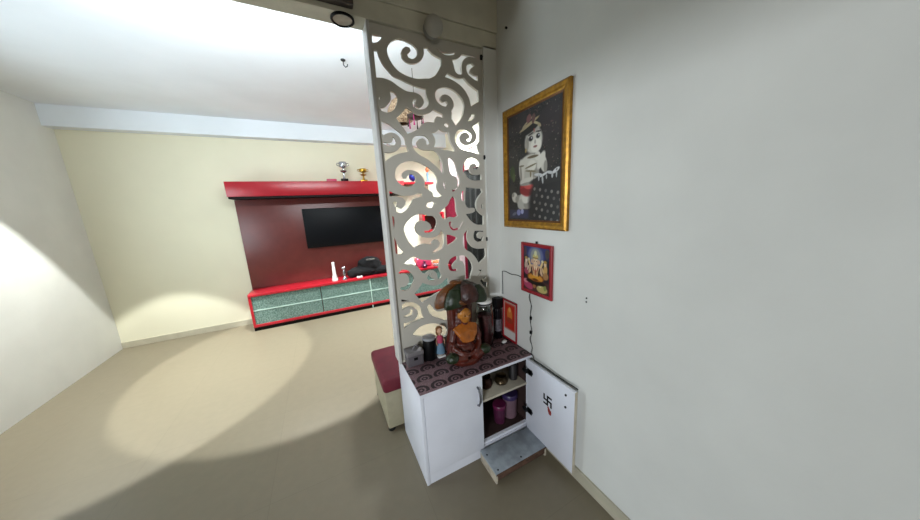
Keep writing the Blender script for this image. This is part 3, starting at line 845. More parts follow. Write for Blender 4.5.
G1, G2 = (176, 132, 62), (206, 176, 120)
D0 = (36, 28, 34)
red = [
    ('e', .5, .82, .62, .34, 0, (26, 32, 92)), ('e', .5, .78, .30, .24, 0, (84, 92, 128)), ('e', .5, .80, .19, .16, 0, (128, 132, 130)), ('e', .12, .52, .18, .28, 0, D0), ('e', .92, .5, .18, .28, 0, D0), ('e', .08, .88, .08, .10, 0, (60, 44, 60)), ('e', .93, .88, .08, .10, 0, (60, 52, 50)),
    ('b', .5, .10, .6, .17, 0, (74, 44, 40)), ('e', .20, .12, .22, .09, -20, (160, 60, 92)), ('e', .12, .20, .10, .05, 0, (196, 120, 130)), ('e', .75, .10, .20, .08, 0, (176, 160, 100)), ('e', .68, .17, .06, .04, 0, (206, 196, 150)), ('e', .86, .15, .05, .06, 0, (120, 130, 70)), ('e', .46, .13, .06, .05, 0, (150, 96, 60)), ('e', .5, .22, .36, .06, 0, (30, 24, 20)),
    ('e', .13, .56, .07, .11, 0, (176, 150, 134)), ('e', .14, .68, .05, .05, 0, (206, 184, 164)), ('e', .13, .73, .06, .03, 0, (150, 120, 60)), ('e', .15, .43, .10, .08, 0, (146, 62, 84)), ('e', .22, .52, .03, .08, -30, (190, 160, 140)),
    ('e', .87, .54, .07, .11, 0, (186, 146, 84)), ('e', .86, .66, .05, .05, 0, (206, 176, 140)), ('e', .86, .71, .06, .03, 0, (160, 124, 50)), ('e', .88, .41, .10, .08, 0, (150, 110, 70)), ('e', .78, .52, .03, .08, 30, (190, 156, 110)),
    ('e', .5, .33, .32, .09, 0, (150, 86, 30)), ('e', .34, .33, .12, .05, 20, (190, 130, 50)), ('e', .66, .33, .12, .05, -20, (190, 130, 50)), ('e', .5, .36, .12, .09, 0, (200, 142, 44)), ('e', .5, .28, .10, .03, 0, (96, 50, 24)),
    ('e', .5, .50, .17, .14, 0, (196, 160, 124)), ('e', .5, .44, .13, .06, 0, (180, 140, 100)), ('e', .5, .54, .08, .05, 0, (214, 186, 150)),
    ('e', .30, .50, .045, .12, -25, (190, 156, 124)), ('e', .70, .50, .045, .12, 25, (190, 156, 124)), ('e', .27, .63, .035, .08, 25, G2), ('e', .73, .63, .035, .08, -25, G2), ('e', .24, .71, .04, .03, 0, (200, 190, 150)), ('e', .76, .71, .04, .03, 0, (200, 190, 150)),
    ('e', .36, .46, .03, .10, 10, (60, 40, 34)), ('e', .64, .46, .03, .10, -10, (60, 40, 34)), ('e', .5, .46, .018, .09, 0, (150, 60, 50)), ('e', .42, .52, .02, .06, 20, (140, 60, 60)), ('e', .58, .52, .02, .06, -20, (140, 60, 60)),
    ('e', .5, .68, .10, .075, 0, (206, 176, 146)), ('e', .38, .68, .06, .05, 0, (186, 150, 124)), ('e', .62, .68, .06, .05, 0, (186, 150, 124)), ('e', .5, .60, .03, .07, 8, (200, 168, 136)), ('e', .5, .79, .10, .06, 0, (180, 168, 104)), ('e', .5, .86, .05, .06, 0, (190, 192, 150)), ('e', .5, .76, .11, .012, 0, (130, 84, 40)),
    ('e', .46, .69, .014, .010, 0, DK), ('e', .54, .69, .014, .010, 0, DK),
]
me = painted(0.225, 0.282, 90, 112, (36, 30, 40), red, speck=46, seed=8)
pr = picture((-0.003, -0.3845, 1.191), 0.265, 0.322, 0.021, 0.016, me, 'small red framed print of a golden seated deity below the gold framed picture', M['redframe'], shift=-0.005)
MB().box(-0.008, 0.008, -0.007, -0.001, 0.155, 0.175, 0.002).build('hanger', M['darkmetal'], pr)

red2 = [('b', .5, .60, .42, .36, 0, (172, 44, 30)), ('e', .5, .66, .22, .20, 0, (196, 112, 52)), ('e', .5, .80, .10, .07, 0, (214, 150, 90)), ('e', .5, .50, .28, .08, 0, (150, 56, 34)),
        ('b', .5, .10, .48, .12, 0, (196, 190, 184))]
me = painted(0.140, 0.272, 50, 90, (186, 170, 160), red2, speck=10, seed=4)
picture((-0.009, -0.121, 0.764), 0.158, 0.300, 0.011, 0.010, me, 'narrow red framed print standing on the maroon sheet against the right wall', M['redframe'], tilt=math.radians(-1.0))

# cables on the right wall
cp = [(-0.006, -0.330, 1.030)]
for k in range(1, 25):
    t = k / 24
    cp.append((-0.007 - 0.003 * math.sin(t * 19), -0.332 - 0.012 * t + 0.004 * math.sin(t * 26), 1.03 - 0.41 * t))
cbl = thing('hanging_wire', (-0.005, -0.335, 0.62), 'thin black wire hanging from the red deity print down to the cupboard top', 'wire')
part(MB().tube(cp, 0.0018, 6), 'wire', M['cable'], cbl)
part(MB().tube([(p[0], p[1] + 0.008 * math.sin(i * 0.75), p[2]) for i, p in enumerate(cp)], 0.0014, 6), 'wire', M['cable'], cbl)
for z in (0.86, 0.76):
    part(MB().box(-0.014, -0.002, -0.345, -0.331, z - 0.010, z + 0.012, 0.003), 'connector', M['black'], cbl)
wp = [(-0.004, -0.030, 0.94 + 0.174 * k / 6) for k in range(7)] + [(-0.004, -0.034 - 0.22 * k / 8, 1.115 + 0.004 * math.sin(k * 1.3)) for k in range(9)]
solo(MB().tube(wp, 0.0026, 6), 'wall_cable', M['cable'], (-0.004, -0.03, 1.11), 'thin grey-black cable running from the wall corner to the red deity print', 'cable')
dp = [(-0.012, -0.345, 0.616), (-0.018, -0.37, 0.612), (-0.030, -0.40, 0.598)]
dp += [(-0.024, -0.40 - 0.33 * k / 8, 0.594 + 0.003 * math.sin(k)) for k in range(1, 9)]
solo(MB().tube(dp, 0.0035, 6), 'power_cable', M['cable'], (-0.02, -0.5, 0.6), 'dark cable lying along the top of the open cupboard door', 'cable')

# ================================================================ statue
sx, sy = -0.408, -0.158
S = thing('tree_statue', (sx, sy, TOP), 'glazed statue of a seated robed figure under a lobed green and brown tree', 'statue')
b = MB()
b.lathe([(0.105, TOP), (0.115, TOP + 0.012), (0.115, TOP + 0.035), (0.105, TOP + 0.05), (0.06, TOP + 0.056)], (sx, sy + 0.01, 0), 26, jit=0.03)
for k in range(9):
    a = 2 * PI * k / 9
    b.ell((sx + 0.092 * math.cos(a), sy + 0.005 + 0.084 * math.sin(a), TOP + 0.030), (0.034, 0.032, 0.028), n=12)
part_me = voxel(b, 0.006)
part_me.transform(Matrix.Translation(-wloc(S)))
link('base', part_me, M['terracotta'], S)
b = MB()
b.tube([(sx, sy + 0.045, TOP + 0.05), (sx - 0.01, sy + 0.05, TOP + 0.2), (sx + 0.01, sy + 0.045, TOP + 0.33), (sx, sy + 0.03, TOP + 0.45)], [0.075, 0.068, 0.064, 0.075], 16)
for k in range(7):
    a = -0.3 + k * 0.6
    b.tube([(sx + 0.085 * math.cos(a), sy + 0.045 + 0.06 * math.sin(a), TOP + 0.05), (sx + 0.065 * math.cos(a + .3), sy + 0.05 + 0.055 * math.sin(a + .3), TOP + 0.2),
            (sx + 0.06 * math.cos(a), sy + 0.045 + 0.055 * math.sin(a), TOP + 0.36)], [0.028, 0.022, 0.026], 8)
part_me = voxel(b, 0.006)
part_me.transform(Matrix.Translation(-wloc(S)))
link('trunk', part_me, M['terracotta'], S)
def canopy_segment(a0, a1, mname, seed):
    """one fluted leaf of the dome: outer skin from the crown down to a drooping rim, then the underside"""
    rg = random.Random(seed)
    dz = rg.uniform(-0.012, 0.010)
    dr = rg.uniform(0.94, 1.06)
    prof = [(0.012, 0.520), (0.045, 0.519), (0.085, 0.506), (0.120, 0.482), (0.148, 0.448), (0.164, 0.412), (0.165, 0.385), (0.154, 0.372), (0.135, 0.376), (0.100, 0.392), (0.060, 0.405), (0.012, 0.41)]
    n = 12
    bm = bmesh.new()
    g = []
    for i in range(n + 1):
        t = i / n
        a = a0 + (a1 - a0) * t
        bul = math.sin(PI * t)
        col = []
        for k, (r, z) in enumerate(prof):
            w = min(1, r / 0.1)
            rr = r * (0.86 + 0.17 * bul * w) * (1 + (dr - 1) * w) if k > 0 else r
            fr = max(0.0, -math.sin(a)) * min(1, r / 0.165) if 3 <= k <= 9 else 0
            zz = z + 0.050 * fr + dz * w + 0.012 * (bul - 0.6) * w - (0.012 * bul if 5 <= k <= 8 else 0)
            col.append(bm.verts.new((sx + 0.005 + rr * 1.05 * math.cos(a), sy + 0.02 + rr * 0.82 * math.sin(a), TOP + zz)))
        g.append(col)
    for i in range(n):
        for k in range(len(prof) - 1):
            bm.faces.new((g[i][k], g[i + 1][k], g[i + 1][k + 1], g[i][k + 1]))
    bm.faces.new(g[0])
    bm.faces.new(g[-1][::-1])
    for i in range(n):
        bm.faces.new((g[i][0], g[i][-1], g[i + 1][-1], g[i + 1][0]))
    bmesh.ops.recalc_face_normals(bm, faces=bm.faces)
    mb = MB()
    mb.bm.free()
    mb.bm = bm
    part(mb, 'canopy_leaf', M[mname], S)


cc = ['leafbrown', 'leafgreen', 'leafmaroon', 'leafgreen', 'leafmaroon', 'leafgreen', 'leafmaroon', 'leafgreen']
for k, mm in enumerate(cc):
    canopy_segment(2 * PI * k / 8 + 2.75, 2 * PI * (k + 1) / 8 + 2.75, mm, k)
part(MB().ell((sx - 0.02, sy + 0.03, TOP + 0.520), (0.045, 0.036, 0.014), n=16, noise=0.08), 'crown', M['leafbrown'], S)
part(MB().ell((sx - 0.035, sy - 0.075, TOP + 0.425), (0.045, 0.03, 0.020), Matrix.Rotation(0.2, 3, 'Y'), n=16, noise=0.06), 'drooping_leaf', M['leafbrown'], S)
# seated figure: one continuous body
fx, fy, fz = sx - 0.010, sy - 0.038, TOP + 0.054
K = 1.12


def grow(o):
    o.data.transform(Matrix.Translation(Vector((fx, fy, fz)) - wloc(S)) @ Matrix.Scale(K, 4) @ Matrix.Translation(wloc(S) - Vector((fx, fy, fz))))
    return o


b = MB()
b.ell((fx, fy + 0.01, fz + 0.035), (0.070, 0.050, 0.045))
b.ell((fx, fy + 0.010, fz + 0.105), (0.052, 0.036, 0.075))
b.ell((fx, fy + 0.008, fz + 0.155), (0.062, 0.033, 0.032))
b.tube([(fx, fy + 0.005, fz + 0.17), (fx, fy, fz + 0.215)], [0.022, 0.020], 10)
for s in (-1, 1):
    b.tube([(fx + s * 0.062, fy + 0.006, fz + 0.160), (fx + s * 0.084, fy - 0.002, fz + 0.100), (fx + s * 0.078, fy - 0.018, fz + 0.062)], [0.022, 0.019, 0.016], 10)
    b.tube([(fx + s * 0.078, fy - 0.018, fz + 0.062), (fx + s * 0.045, fy - 0.048, fz + 0.040), (fx + s * 0.012, fy - 0.058, fz + 0.036)], [0.016, 0.014, 0.011], 10)
    b.tube([(fx + s * 0.040, fy, fz + 0.020), (fx + s * 0.110, fy - 0.030, fz + 0.018)], [0.036, 0.028], 12)
    b.tube([(fx + s * 0.110, fy - 0.030, fz + 0.018), (fx + s * 0.02, fy - 0.060, fz + 0.010)], [0.027, 0.020], 12)
    for q in range(4):
        b.tube([(fx + s * 0.012, fy - 0.056 - 0.004 * q, fz + 0.040 - 0.004 * q), (fx - s * 0.012, fy - 0.062 - 0.003 * q, fz + 0.038 - 0.004 * q)], 0.0042, 6)
part_me = voxel(b, 0.0045)
part_me.transform(Matrix.Translation(-wloc(S)))
body = grow(link('figure_body', part_me, M['terracotta'], S))
for s in (-1, 1):
    grow(part(MB().ell((fx + s * 0.100, fy - 0.036, fz + 0.022), (0.040, 0.035, 0.029), n=18, noise=0.02), 'knee_cloth', M['leafgreen'], S))
# head
b = MB()
hz = fz + 0.245
b.ell((fx, fy - 0.006, hz), (0.034, 0.036, 0.044), n=24)
b.ell((fx, fy - 0.010, hz - 0.022), (0.026, 0.028, 0.026), n=18)
b.ell((fx, fy - 0.042, hz - 0.004), (0.0065, 0.009, 0.012), n=12)
b.ell((fx, fy - 0.036, hz - 0.020), (0.012, 0.006, 0.004), n=12)
for s in (-1, 1):
    b.ell((fx + s * 0.035, fy, hz - 0.004), (0.006, 0.010, 0.018), n=12)
    b.ell((fx + s * 0.013, fy - 0.037, hz + 0.012), (0.010, 0.005, 0.003), n=10)
part_me = voxel(b, 0.0028, 1)
part_me.transform(Matrix.Translation(-wloc(S)))
hd = grow(link('head', part_me, M['face'], S))
for s in (-1, 1):
    grow(part(MB().ell((fx + s * 0.013, fy - 0.0385, hz + 0.003), (0.0065, 0.003, 0.0028), n=10), 'eye', M['black'], hd))
grow(part(MB().ell((fx, fy + 0.008, hz + 0.020), (0.037, 0.036, 0.034), n=20, noise=0.05).ell((fx, fy + 0.006, hz + 0.054), (0.015, 0.015, 0.014), n=14), 'hair', M['leafmaroon'], hd))
# robe across shoulders and chest, open V at the belly
b = MB()
for k in range(9):
    t = k / 8
    x0 = fx - 0.066 + 0.132 * t
    zc = fz + 0.150 + 0.018 * math.sin(t * PI)
    b.tube([(x0, fy + 0.004, zc + 0.022), (x0 * 0.7 + fx * 0.3, fy - 0.034, zc - 0.010), (x0 * 0.45 + fx * 0.55, fy - 0.042, zc - 0.048 - 0.026 * math.sin(t * PI))], [0.013, 0.013, 0.008], 8)
part_me = voxel(b, 0.0042, 1)
part_me.transform(Matrix.Translation(-wloc(S)))
grow(link('robe', part_me, M['robe'], S))

# ================================================================ small things on the sheet
g = thing('glass_jar', (-0.198, -0.078, TOP), 'rounded clear glass jar of dark rose filling with white lid, right of the statue', 'jar')
gx, gy = -0.198, -0.078
part(MB().lathe([(0.042, TOP), (0.054, TOP + 0.008), (0.060, TOP + 0.06), (0.062, TOP + 0.16), (0.060, TOP + 0.25), (0.052, TOP + 0.295), (0.046, TOP + 0.31), (0.043, TOP + 0.31),
                 (0.049, TOP + 0.292), (0.057, TOP + 0.25), (0.059, TOP + 0.16), (0.057, TOP + 0.06), (0.051, TOP + 0.012), (0.03, TOP + 0.010)], (gx, gy, 0), 36), 'glass_body', M['jarglass'], g)
part(MB().lathe([(0.046, TOP + 0.013), (0.053, TOP + 0.06), (0.055, TOP + 0.16), (0.053, TOP + 0.225), (0.04, TOP + 0.24), (0.02, TOP + 0.244)], (gx, gy, 0), 30, jit=0.02), 'filling', M['rose'], g)
lid = part(MB().lathe([(0.050, TOP + 0.310), (0.054, TOP + 0.312), (0.054, TOP + 0.336), (0.048, TOP + 0.342), (0.02, TOP + 0.345)], (gx, gy, 0), 32), 'lid', M['white'], g)
part(MB().lathe([(0.0545, TOP + 0.314), (0.0555, TOP + 0.316), (0.0555, TOP + 0.323), (0.0545, TOP + 0.325)], (gx, gy, 0), 32), 'band', M['black'], lid)
bt = thing('dark_bottle', (-0.055, -0.022, TOP), 'tall dark bottle with square black cap in the corner by the right wall', 'bottle')
bx_, by_ = -0.055, -0.032
part(MB().lathe([(0.026, TOP), (0.029, TOP + 0.004), (0.029, TOP + 0.215), (0.024, TOP + 0.232), (0.016, TOP + 0.242)], (bx_, by_, 0)), 'body', M['bottle'], bt)
part(MB().box(bx_ - 0.029, bx_ + 0.029, by_ - 0.029, by_ + 0.029, TOP + 0.240, TOP + 0.312, 0.004), 'cap', M['black'], bt)
part(MB().lathe([(0.0293, TOP + 0.06), (0.0297, TOP + 0.062), (0.0297, TOP + 0.150), (0.0293, TOP + 0.152)], (bx_, by_, 0)), 'label_band', M['label'], bt)
sb = thing('slim_bottle', (-0.105, -0.012, TOP), 'slim grey bottle between the glass jar and the dark bottle', 'bottle')
part(MB().lathe([(0.017, TOP), (0.020, TOP + 0.004), (0.020, TOP + 0.16), (0.010, TOP + 0.19)], (-0.108, -0.012, 0)), 'body', M['label'], sb)
part(MB().lathe([(0.012, TOP + 0.188), (0.012, TOP + 0.225), (0.008, TOP + 0.228)], (-0.108, -0.012, 0)), 'cap', M['ash'], sb)
cr = MB()
cr.ell((-0.068, -0.128, TOP + 0.010), (0.020, 0.013, 0.010), n=12, noise=0.25)
cr.ell((-0.056, -0.120, TOP + 0.008), (0.010, 0.014, 0.008), n=10, noise=0.25)
solo(cr, 'crumpled_paper', M['white'], (-0.065, -0.125, TOP), 'small crumpled white paper on the sheet in front of the narrow red print', 'paper')
# grey box with lid
bxo = thing('grey_box', (-0.712, -0.038, TOP), 'small grey lidded box at the left end of the maroon sheet', 'box')
bd = part(MB().box(-0.764, -0.662, -0.072, 0.006, TOP, TOP + 0.070, 0.004), 'body', M['greyplastic'], bxo)
part(MB().box(-0.725, -0.700, -0.0735, -0.071, TOP + 0.040, TOP + 0.058, 0.002), 'latch', M['black'], bd)
part(MB().box(-0.768, -0.658, -0.076, 0.010, TOP + 0.070, TOP + 0.098, 0.006), 'lid', M['greylid'], bxo)
rb = MB().tube([(-0.715, -0.03, TOP + 0.098 + 0.0), (-0.705, -0.035, TOP + 0.118), (-0.69, -0.03, TOP + 0.120), (-0.68, -0.02, TOP + 0.098)], 0.006, 8)
part(rb, 'handle', M['greylid'], bxo)
cn = thing('black_tumbler', (-0.604, -0.034, TOP), 'black cylindrical tumbler with grey-white top between the grey box and doll', 'tumbler')
part(MB().lathe([(0.038, TOP), (0.041, TOP + 0.004), (0.043, TOP + 0.138), (0.041, TOP + 0.142)], (-0.604, -0.034, 0)), 'body', M['black'], cn)
part(MB().lathe([(0.043, TOP + 0.142), (0.045, TOP + 0.145), (0.045, TOP + 0.152), (0.041, TOP + 0.157), (0.015, TOP + 0.159)], (-0.604, -0.034, 0)), 'lid', M['ash'], cn)
# doll
D = thing('doll', (-0.530, -0.040, TOP), 'small doll in pink blouse and pale blue skirt standing left of the statue', 'doll')
dx, dy = -0.530, -0.040
b = MB()
b.lathe([(0.010, TOP + 0.01), (0.012, TOP + 0.05), (0.016, TOP + 0.10), (0.019, TOP + 0.135), (0.008, TOP + 0.150), (0.007, TOP + 0.162)], (dx, dy, 0), 14)
b.ell((dx, dy - 0.002, TOP + 0.182), (0.019, 0.019, 0.023), n=16)
b.ell((dx, dy - 0.021, TOP + 0.180), (0.003, 0.004, 0.004), n=8)
for s in (-1, 1):
    b.tube([(dx + s * 0.016, dy, TOP + 0.138), (dx + s * 0.030, dy - 0.004, TOP + 0.110), (dx + s * 0.026, dy - 0.018, TOP + 0.088)], [0.006, 0.0055, 0.0045], 8)
    b.tube([(dx + s * 0.010, dy, TOP + 0.012), (dx + s * 0.010, dy, TOP + 0.06)], 0.009, 8)
me_ = voxel(b, 0.003, 1)
me_.transform(Matrix.Translation(-wloc(D)))
link('body', me_, M['skin'], D)
part(MB().lathe([(0.034, TOP + 0.026), (0.035, TOP + 0.03), (0.026, TOP + 0.07), (0.017, TOP + 0.100), (0.012, TOP + 0.102)], (dx, dy, 0), 20, jit=0.03), 'skirt', M['dollblue'], D)
part(MB().lathe([(0.018, TOP + 0.096), (0.021, TOP + 0.11), (0.023, TOP + 0.138), (0.012, TOP + 0.150)], (dx, dy, 0), 18), 'blouse', M['dollpink'], D)
part(MB().ell((dx, dy + 0.007, TOP + 0.190), (0.023, 0.020, 0.022), n=16, noise=0.05).ell((dx - 0.010, dy + 0.010, TOP + 0.170), (0.014, 0.010, 0.024), n=12, noise=0.05), 'hair', M['hair'], D)
part(MB().box(dx - 0.028, dx + 0.024, dy - 0.030, dy + 0.022, TOP, TOP + 0.012, 0.003), 'stand', M['white'], D)

# ================================================================ ottoman
ot = thing('ottoman', (-0.70, 0.41, 0), 'crimson topped beige ottoman on the living room floor behind the cupboard', 'ottoman')
part(MB().box(-0.892, -0.42, 0.160, 0.655, 0.025, 0.325, 0.012), 'base', M['ottobase'], ot)
part(MB().box(-0.902, -0.41, 0.150, 0.665, 0.315, 0.415, 0.028, 4), 'cushion', M['crimson'], ot)
for (x, y) in ((-0.865, 0.19), (-0.45, 0.19), (-0.865, 0.63), (-0.45, 0.63)):
    part(MB().lathe([(0.024, 0), (0.026, 0.003), (0.026, 0.028)], (x, y, 0), 16), 'foot', M['dkfeet'], ot)

# ================================================================ television wall
LX = -2.15
sh = thing('wall_shelf', (-0.7, 3.07, 1.82), 'deep red box shelf on the far wall above the television', 'shelf')
part(MB().box(LX, 0.16, 2.88, 3.245, 1.84, 2.03, 0.004), 'box', M['red'], sh)
part(MB().box(LX + 0.01, 0.15, 2.90, 3.24, 1.815, 1.842), 'underside', M['plinth'], sh, label='black strip standing in for the shade below')  # shade under the shelf, put in as a black strip
part(MB().box(0.16, 0.72, 2.98, 3.245, 1.985, 2.02, 0.003), 'side_shelf', M['red'], sh)
bp_ = MB().box(LX, 0.03, 3.205, 3.248, 0.537, 1.812, 0.003)
solo(bp_, 'back_panel', M['maroon'], (-1.0, 3.248, 0.52), 'maroon laminate panel on the far wall behind the television', 'panel')
tv = thing('television', (-0.72, 3.16, 1.05), 'large black flat television on the maroon wall panel', 'television')
part(MB().box(-1.36, -0.10, 3.125, 3.198, 1.055, 1.655, 0.008), 'bezel', M['black'], tv)
part(MB().box(-1.345, -0.115, 3.120, 3.126, 1.085, 1.640, 0.001), 'screen', M['black_gloss'], tv)
cs = thing('showcase_cabinet', (-0.7, 3.06, 0), 'long low red cabinet with frosted glass sliding doors under the television', 'cabinet')
part(MB().box(LX, 0.90, 2.86, 3.245, 0.500, 0.535, 0.004), 'top', M['red'], cs)
part(MB().box(LX, 0.90, 2.89, 3.245, 0.0, 0.055), 'plinth', M['plinth'], cs)
part(MB().box(LX, 0.90, 2.87, 3.245, 0.055, 0.092, 0.003), 'bottom_rail', M['red'], cs)
part(MB().box(LX, 0.90, 3.20, 3.24, 0.09, 0.50), 'back', M['maroon'], cs)
for (a_, b_) in ((LX + 0.03, -1.27), (-1.26, -0.545), (-0.535, 0.18), (0.19, 0.87)):
    gp = part(MB().box(a_, b_, 2.885, 2.893, 0.092, 0.500), 'glass_door', M['glassg'], cs)
    part(MB().box(a_, b_, 2.880, 2.886, 0.288, 0.304), 'rim_strip', M['glassrim'], gp)
for x in (LX + 0.015, 0.885):
    part(MB().box(x - 0.015, x + 0.015, 2.87, 3.2, 0.092, 0.5), 'end_panel', M['red'], cs)
part(MB().box(-0.546, -0.534, 2.872, 2.90, 0.0, 0.50), 'divider', M['glassrim'], cs)

CT = 0.535
bg = MB()
bg.ell((-0.62, 3.00, CT + 0.085), (0.24, 0.09, 0.082), n=24, noise=0.06)
bg.ell((-0.50, 3.01, CT + 0.17), (0.20, 0.08, 0.14), n=20, noise=0.08)
bg.ell((-0.30, 3.00, CT + 0.07), (0.16, 0.08, 0.066), n=18, noise=0.08)
bg.ell((-0.78, 3.01, CT + 0.05), (0.08, 0.07, 0.05), n=14, noise=0.08)
bg.box(-0.8, -0.2, 2.96, 3.05, CT + 0.004, CT + 0.03)
bgm = voxel(bg, 0.012, 2)
bgm.transform(Matrix.Translation((0.55, -3.0, -CT)))
ba = link('black_bag', bgm, M['cloth'], None, (-0.55, 3.0, CT))
tag(ba, 'slumped black cloth bag on the red cabinet below the television', 'bag')
tg = MB().box(-0.56, -0.42, 2.918, 2.926, CT + 0.262, CT + 0.285, 0.003, rot=None)
bmesh.ops.translate(tg.bm, verts=tg.bm.verts, vec=-Vector((-0.55, 3.0, CT)))
tg.build('tag_strip', M['silver'], ba)
wbt = thing('white_bottle', (-1.045, 2.96, CT), 'slender white bottle on the red cabinet left of the black bag', 'bottle')
part(MB().lathe([(0.042, CT), (0.046, CT + 0.02), (0.026, CT + 0.10), (0.02, CT + 0.24)], (-1.045, 2.96, 0), 18), 'body', M['white'], wbt)
part(MB().lathe([(0.021, CT + 0.24), (0.021, CT + 0.29), (0.012, CT + 0.295)], (-1.045, 2.96, 0), 16), 'cap', M['white'], wbt)
fg = MB()
fg.lathe([(0.035, CT), (0.035, CT + 0.02), (0.012, CT + 0.05), (0.024, CT + 0.11), (0.012, CT + 0.16)], (-0.905, 2.93, 0), 14)
fg.ell((-0.905, 2.93, CT + 0.185), (0.03, 0.025, 0.03), n=12)
solo(fg, 'silver_figurine', M['silver'], (-0.905, 2.93, CT), 'small silver figurine on the red cabinet between white bottle and black bag', 'figurine')
solo(MB().box(-0.735, -0.645, 2.875, 2.905, CT, CT + 0.03, 0.008), 'white_remote', M['white'], (-0.69, 2.89, CT), 'small white remote on the red cabinet edge before the black bag', 'remote')


def trophy(x, y, z, hgt, cupm, basem, label):
    t = thing('trophy', (x, y, z), label, 'trophy', 'trophies on the red shelf')
    part(MB().box(x - 0.05, x + 0.05, y - 0.04, y + 0.04, z, z + hgt * 0.16, 0.004), 'plinth', basem, t)
    part(MB().lathe([(0.02, z + hgt * .16), (0.012, z + hgt * .3), (0.014, z + hgt * .45), (0.045, z + hgt * .52), (0.05, z + hgt * .56), (0.012, z + hgt * .6), (0.012, z + hgt * .68),
                     (0.05, z + hgt * .76), (0.058, z + hgt * .9), (0.05, z + hgt), (0.02, z + hgt * .98)], (x, y, 0), 18), 'cup', cupm, t)
    for s in (-1, 1):
        part(MB().tube([(x + s * 0.045, y, z + hgt * .78), (x + s * 0.085, y, z + hgt * .84), (x + s * 0.08, y, z + hgt * .93), (x + s * 0.05, y, z + hgt * .94)], 0.006, 6), 'handle', cupm, t)
    return t


trophy(-0.72, 3.02, 2.03, 0.29, M['silver'], M['black'], 'taller silver trophy on the red shelf, left of the gold one')
trophy(-0.435, 3.04, 2.03, 0.20, M['brass'], M['brass'], 'shorter gold trophy on the red shelf beside the screen post')
solo(MB().box(-0.97, -0.83, 3.0, 3.08, 2.03, 2.075, 0.01), 'pink_case', M['pink'], (-0.9, 3.04, 2.03), 'flat pink case on the red shelf left of the silver trophy', 'case')
bl = thing('blue_globe', (0.35, 3.08, 2.02), 'round blue globe on a black stand on the red side shelf', 'globe')
part(MB().lathe([(0.05, 2.02), (0.05, 2.032), (0.012, 2.04), (0.012, 2.05)], (0.385, 3.08, 0), 16), 'stand', M['black'], bl)
part(MB().ell((0.385, 3.08, 2.115), (0.07, 0.07, 0.072), n=24), 'ball', M['blue'], bl)
og = thing('orange_figurine', (0.66, 3.1, 2.02), 'slim figurine with blue body and orange head on the red side shelf', 'figurine')
part(MB().lathe([(0.04, 2.02), (0.03, 2.03), (0.016, 2.08), (0.02, 2.16), (0.012, 2.2)], (0.66, 3.1, 0), 14), 'body', M['dollblue'], og)
part(MB().ell((0.66, 3.1, 2.235), (0.03, 0.03, 0.045), n=14), 'head', M['orange'], og)
# red wall niche
ni = thing('wall_niche', (0.70, 3.15, 1.14), 'red box niche with warm lamp on the far wall seen through the screen', 'niche')
nb = MB()
nb.box(0.50, 0.92, 3.06, 3.245, 1.46, 1.50, 0.003)
nb.box(0.50, 0.92, 3.06, 3.245, 1.14, 1.18, 0.003)
nb.box(0.88, 0.92, 3.06, 3.245, 1.18, 1.46, 0.003)
nb.box(0.50, 0.54, 3.06, 3.245, 1.18, 1.46, 0.003)
part(nb, 'box', M['red'], ni)
part(MB().box(0.54, 0.88, 3.235, 3.245, 1.18, 1.46), 'back', M['wood'], ni)
part(MB().box(0.56, 0.86, 3.09, 3.12, 1.443, 1.459, 0.004), 'lamp_strip', M['glow'], ni)
# on the right end of the cabinet
solo(MB().box(0.30, 0.58, 2.98, 3.14, CT, CT + 0.16, 0.02, 3), 'pink_box', M['pink'], (0.44, 3.06, CT), 'glossy pink box on the right end of the red cabinet', 'box')
ls = thing('table_lamp', (0.17, 3.05, CT), 'table lamp with cream cone shade on the red cabinet left of the pink box', 'lamp')
part(MB().lathe([(0.06, CT), (0.06, CT + 0.012), (0.012, CT + 0.02), (0.012, CT + 0.09)], (0.17, 3.05, 0), 18), 'base', M['brass'], ls)
part(MB().lathe([(0.13, CT + 0.06), (0.128, CT + 0.062), (0.055, CT + 0.21), (0.05, CT + 0.21)], (0.17, 3.05, 0), 24), 'lamp_shade', M['cream'], ls)
vz = MB().lathe([(0.03, CT), (0.05, CT + 0.03), (0.05, CT + 0.055), (0.02, CT + 0.085), (0.016, CT + 0.11), (0.028, CT + 0.125)], (0.415, 2.90, 0), 18)
solo(vz, 'magenta_vase', M['pinklid'], (0.415, 2.90, CT), 'small magenta vase in front of the pink box on the red cabinet', 'vase')
of = thing('flower_bowl', (0.66, 2.94, CT), 'low bowl of orange flowers on the right end of the red cabinet', 'flowers')
part(MB().lathe([(0.04, CT), (0.07, CT + 0.04), (0.075, CT + 0.05)], (0.66, 2.94, 0), 16), 'bowl', M['white'], of)
for k in range(7):
    a = k * 2 * PI / 6
    r_ = 0.045 if k < 6 else 0
    part(MB().ell((0.66 + r_ * math.cos(a), 2.94 + r_ * math.sin(a), CT + 0.07), (0.028, 0.028, 0.022), n=12, noise=0.12), 'flower', M['orange'], of)


# ================================================================ curtains on the living room's right wall
def drape(y0, y1, x, z0, z1, n, amp, ph=0.0):
    bm = bmesh.new()
    N_, K = n * 10, 14
    g = []
    for i in range(N_ + 1):
        t = i / N_
        col = []
        for j in range(K + 1):
            s = j / K
            w = amp * (0.75 + 0.25 * (1 - s)) * math.sin(2 * PI * n * t + ph + 0.3 * math.sin(3 * s)) + 0.3 * amp * math.sin(4.3 * PI * t * n * .5)
            col.append(bm.verts.new((x + w, y0 + (y1 - y0) * t, z0 + (z1 - z0) * s)))
        g.append(col)
    for i in range(N_):
        for j in range(K):
            bm.faces.new((g[i][j], g[i + 1][j], g[i + 1][j + 1], g[i][j + 1]))
    bmesh.ops.solidify(bm, geom=bm.faces[:], thickness=0.004)
    mb = MB()
    mb.bm.free()
    mb.bm = bm
    return mb


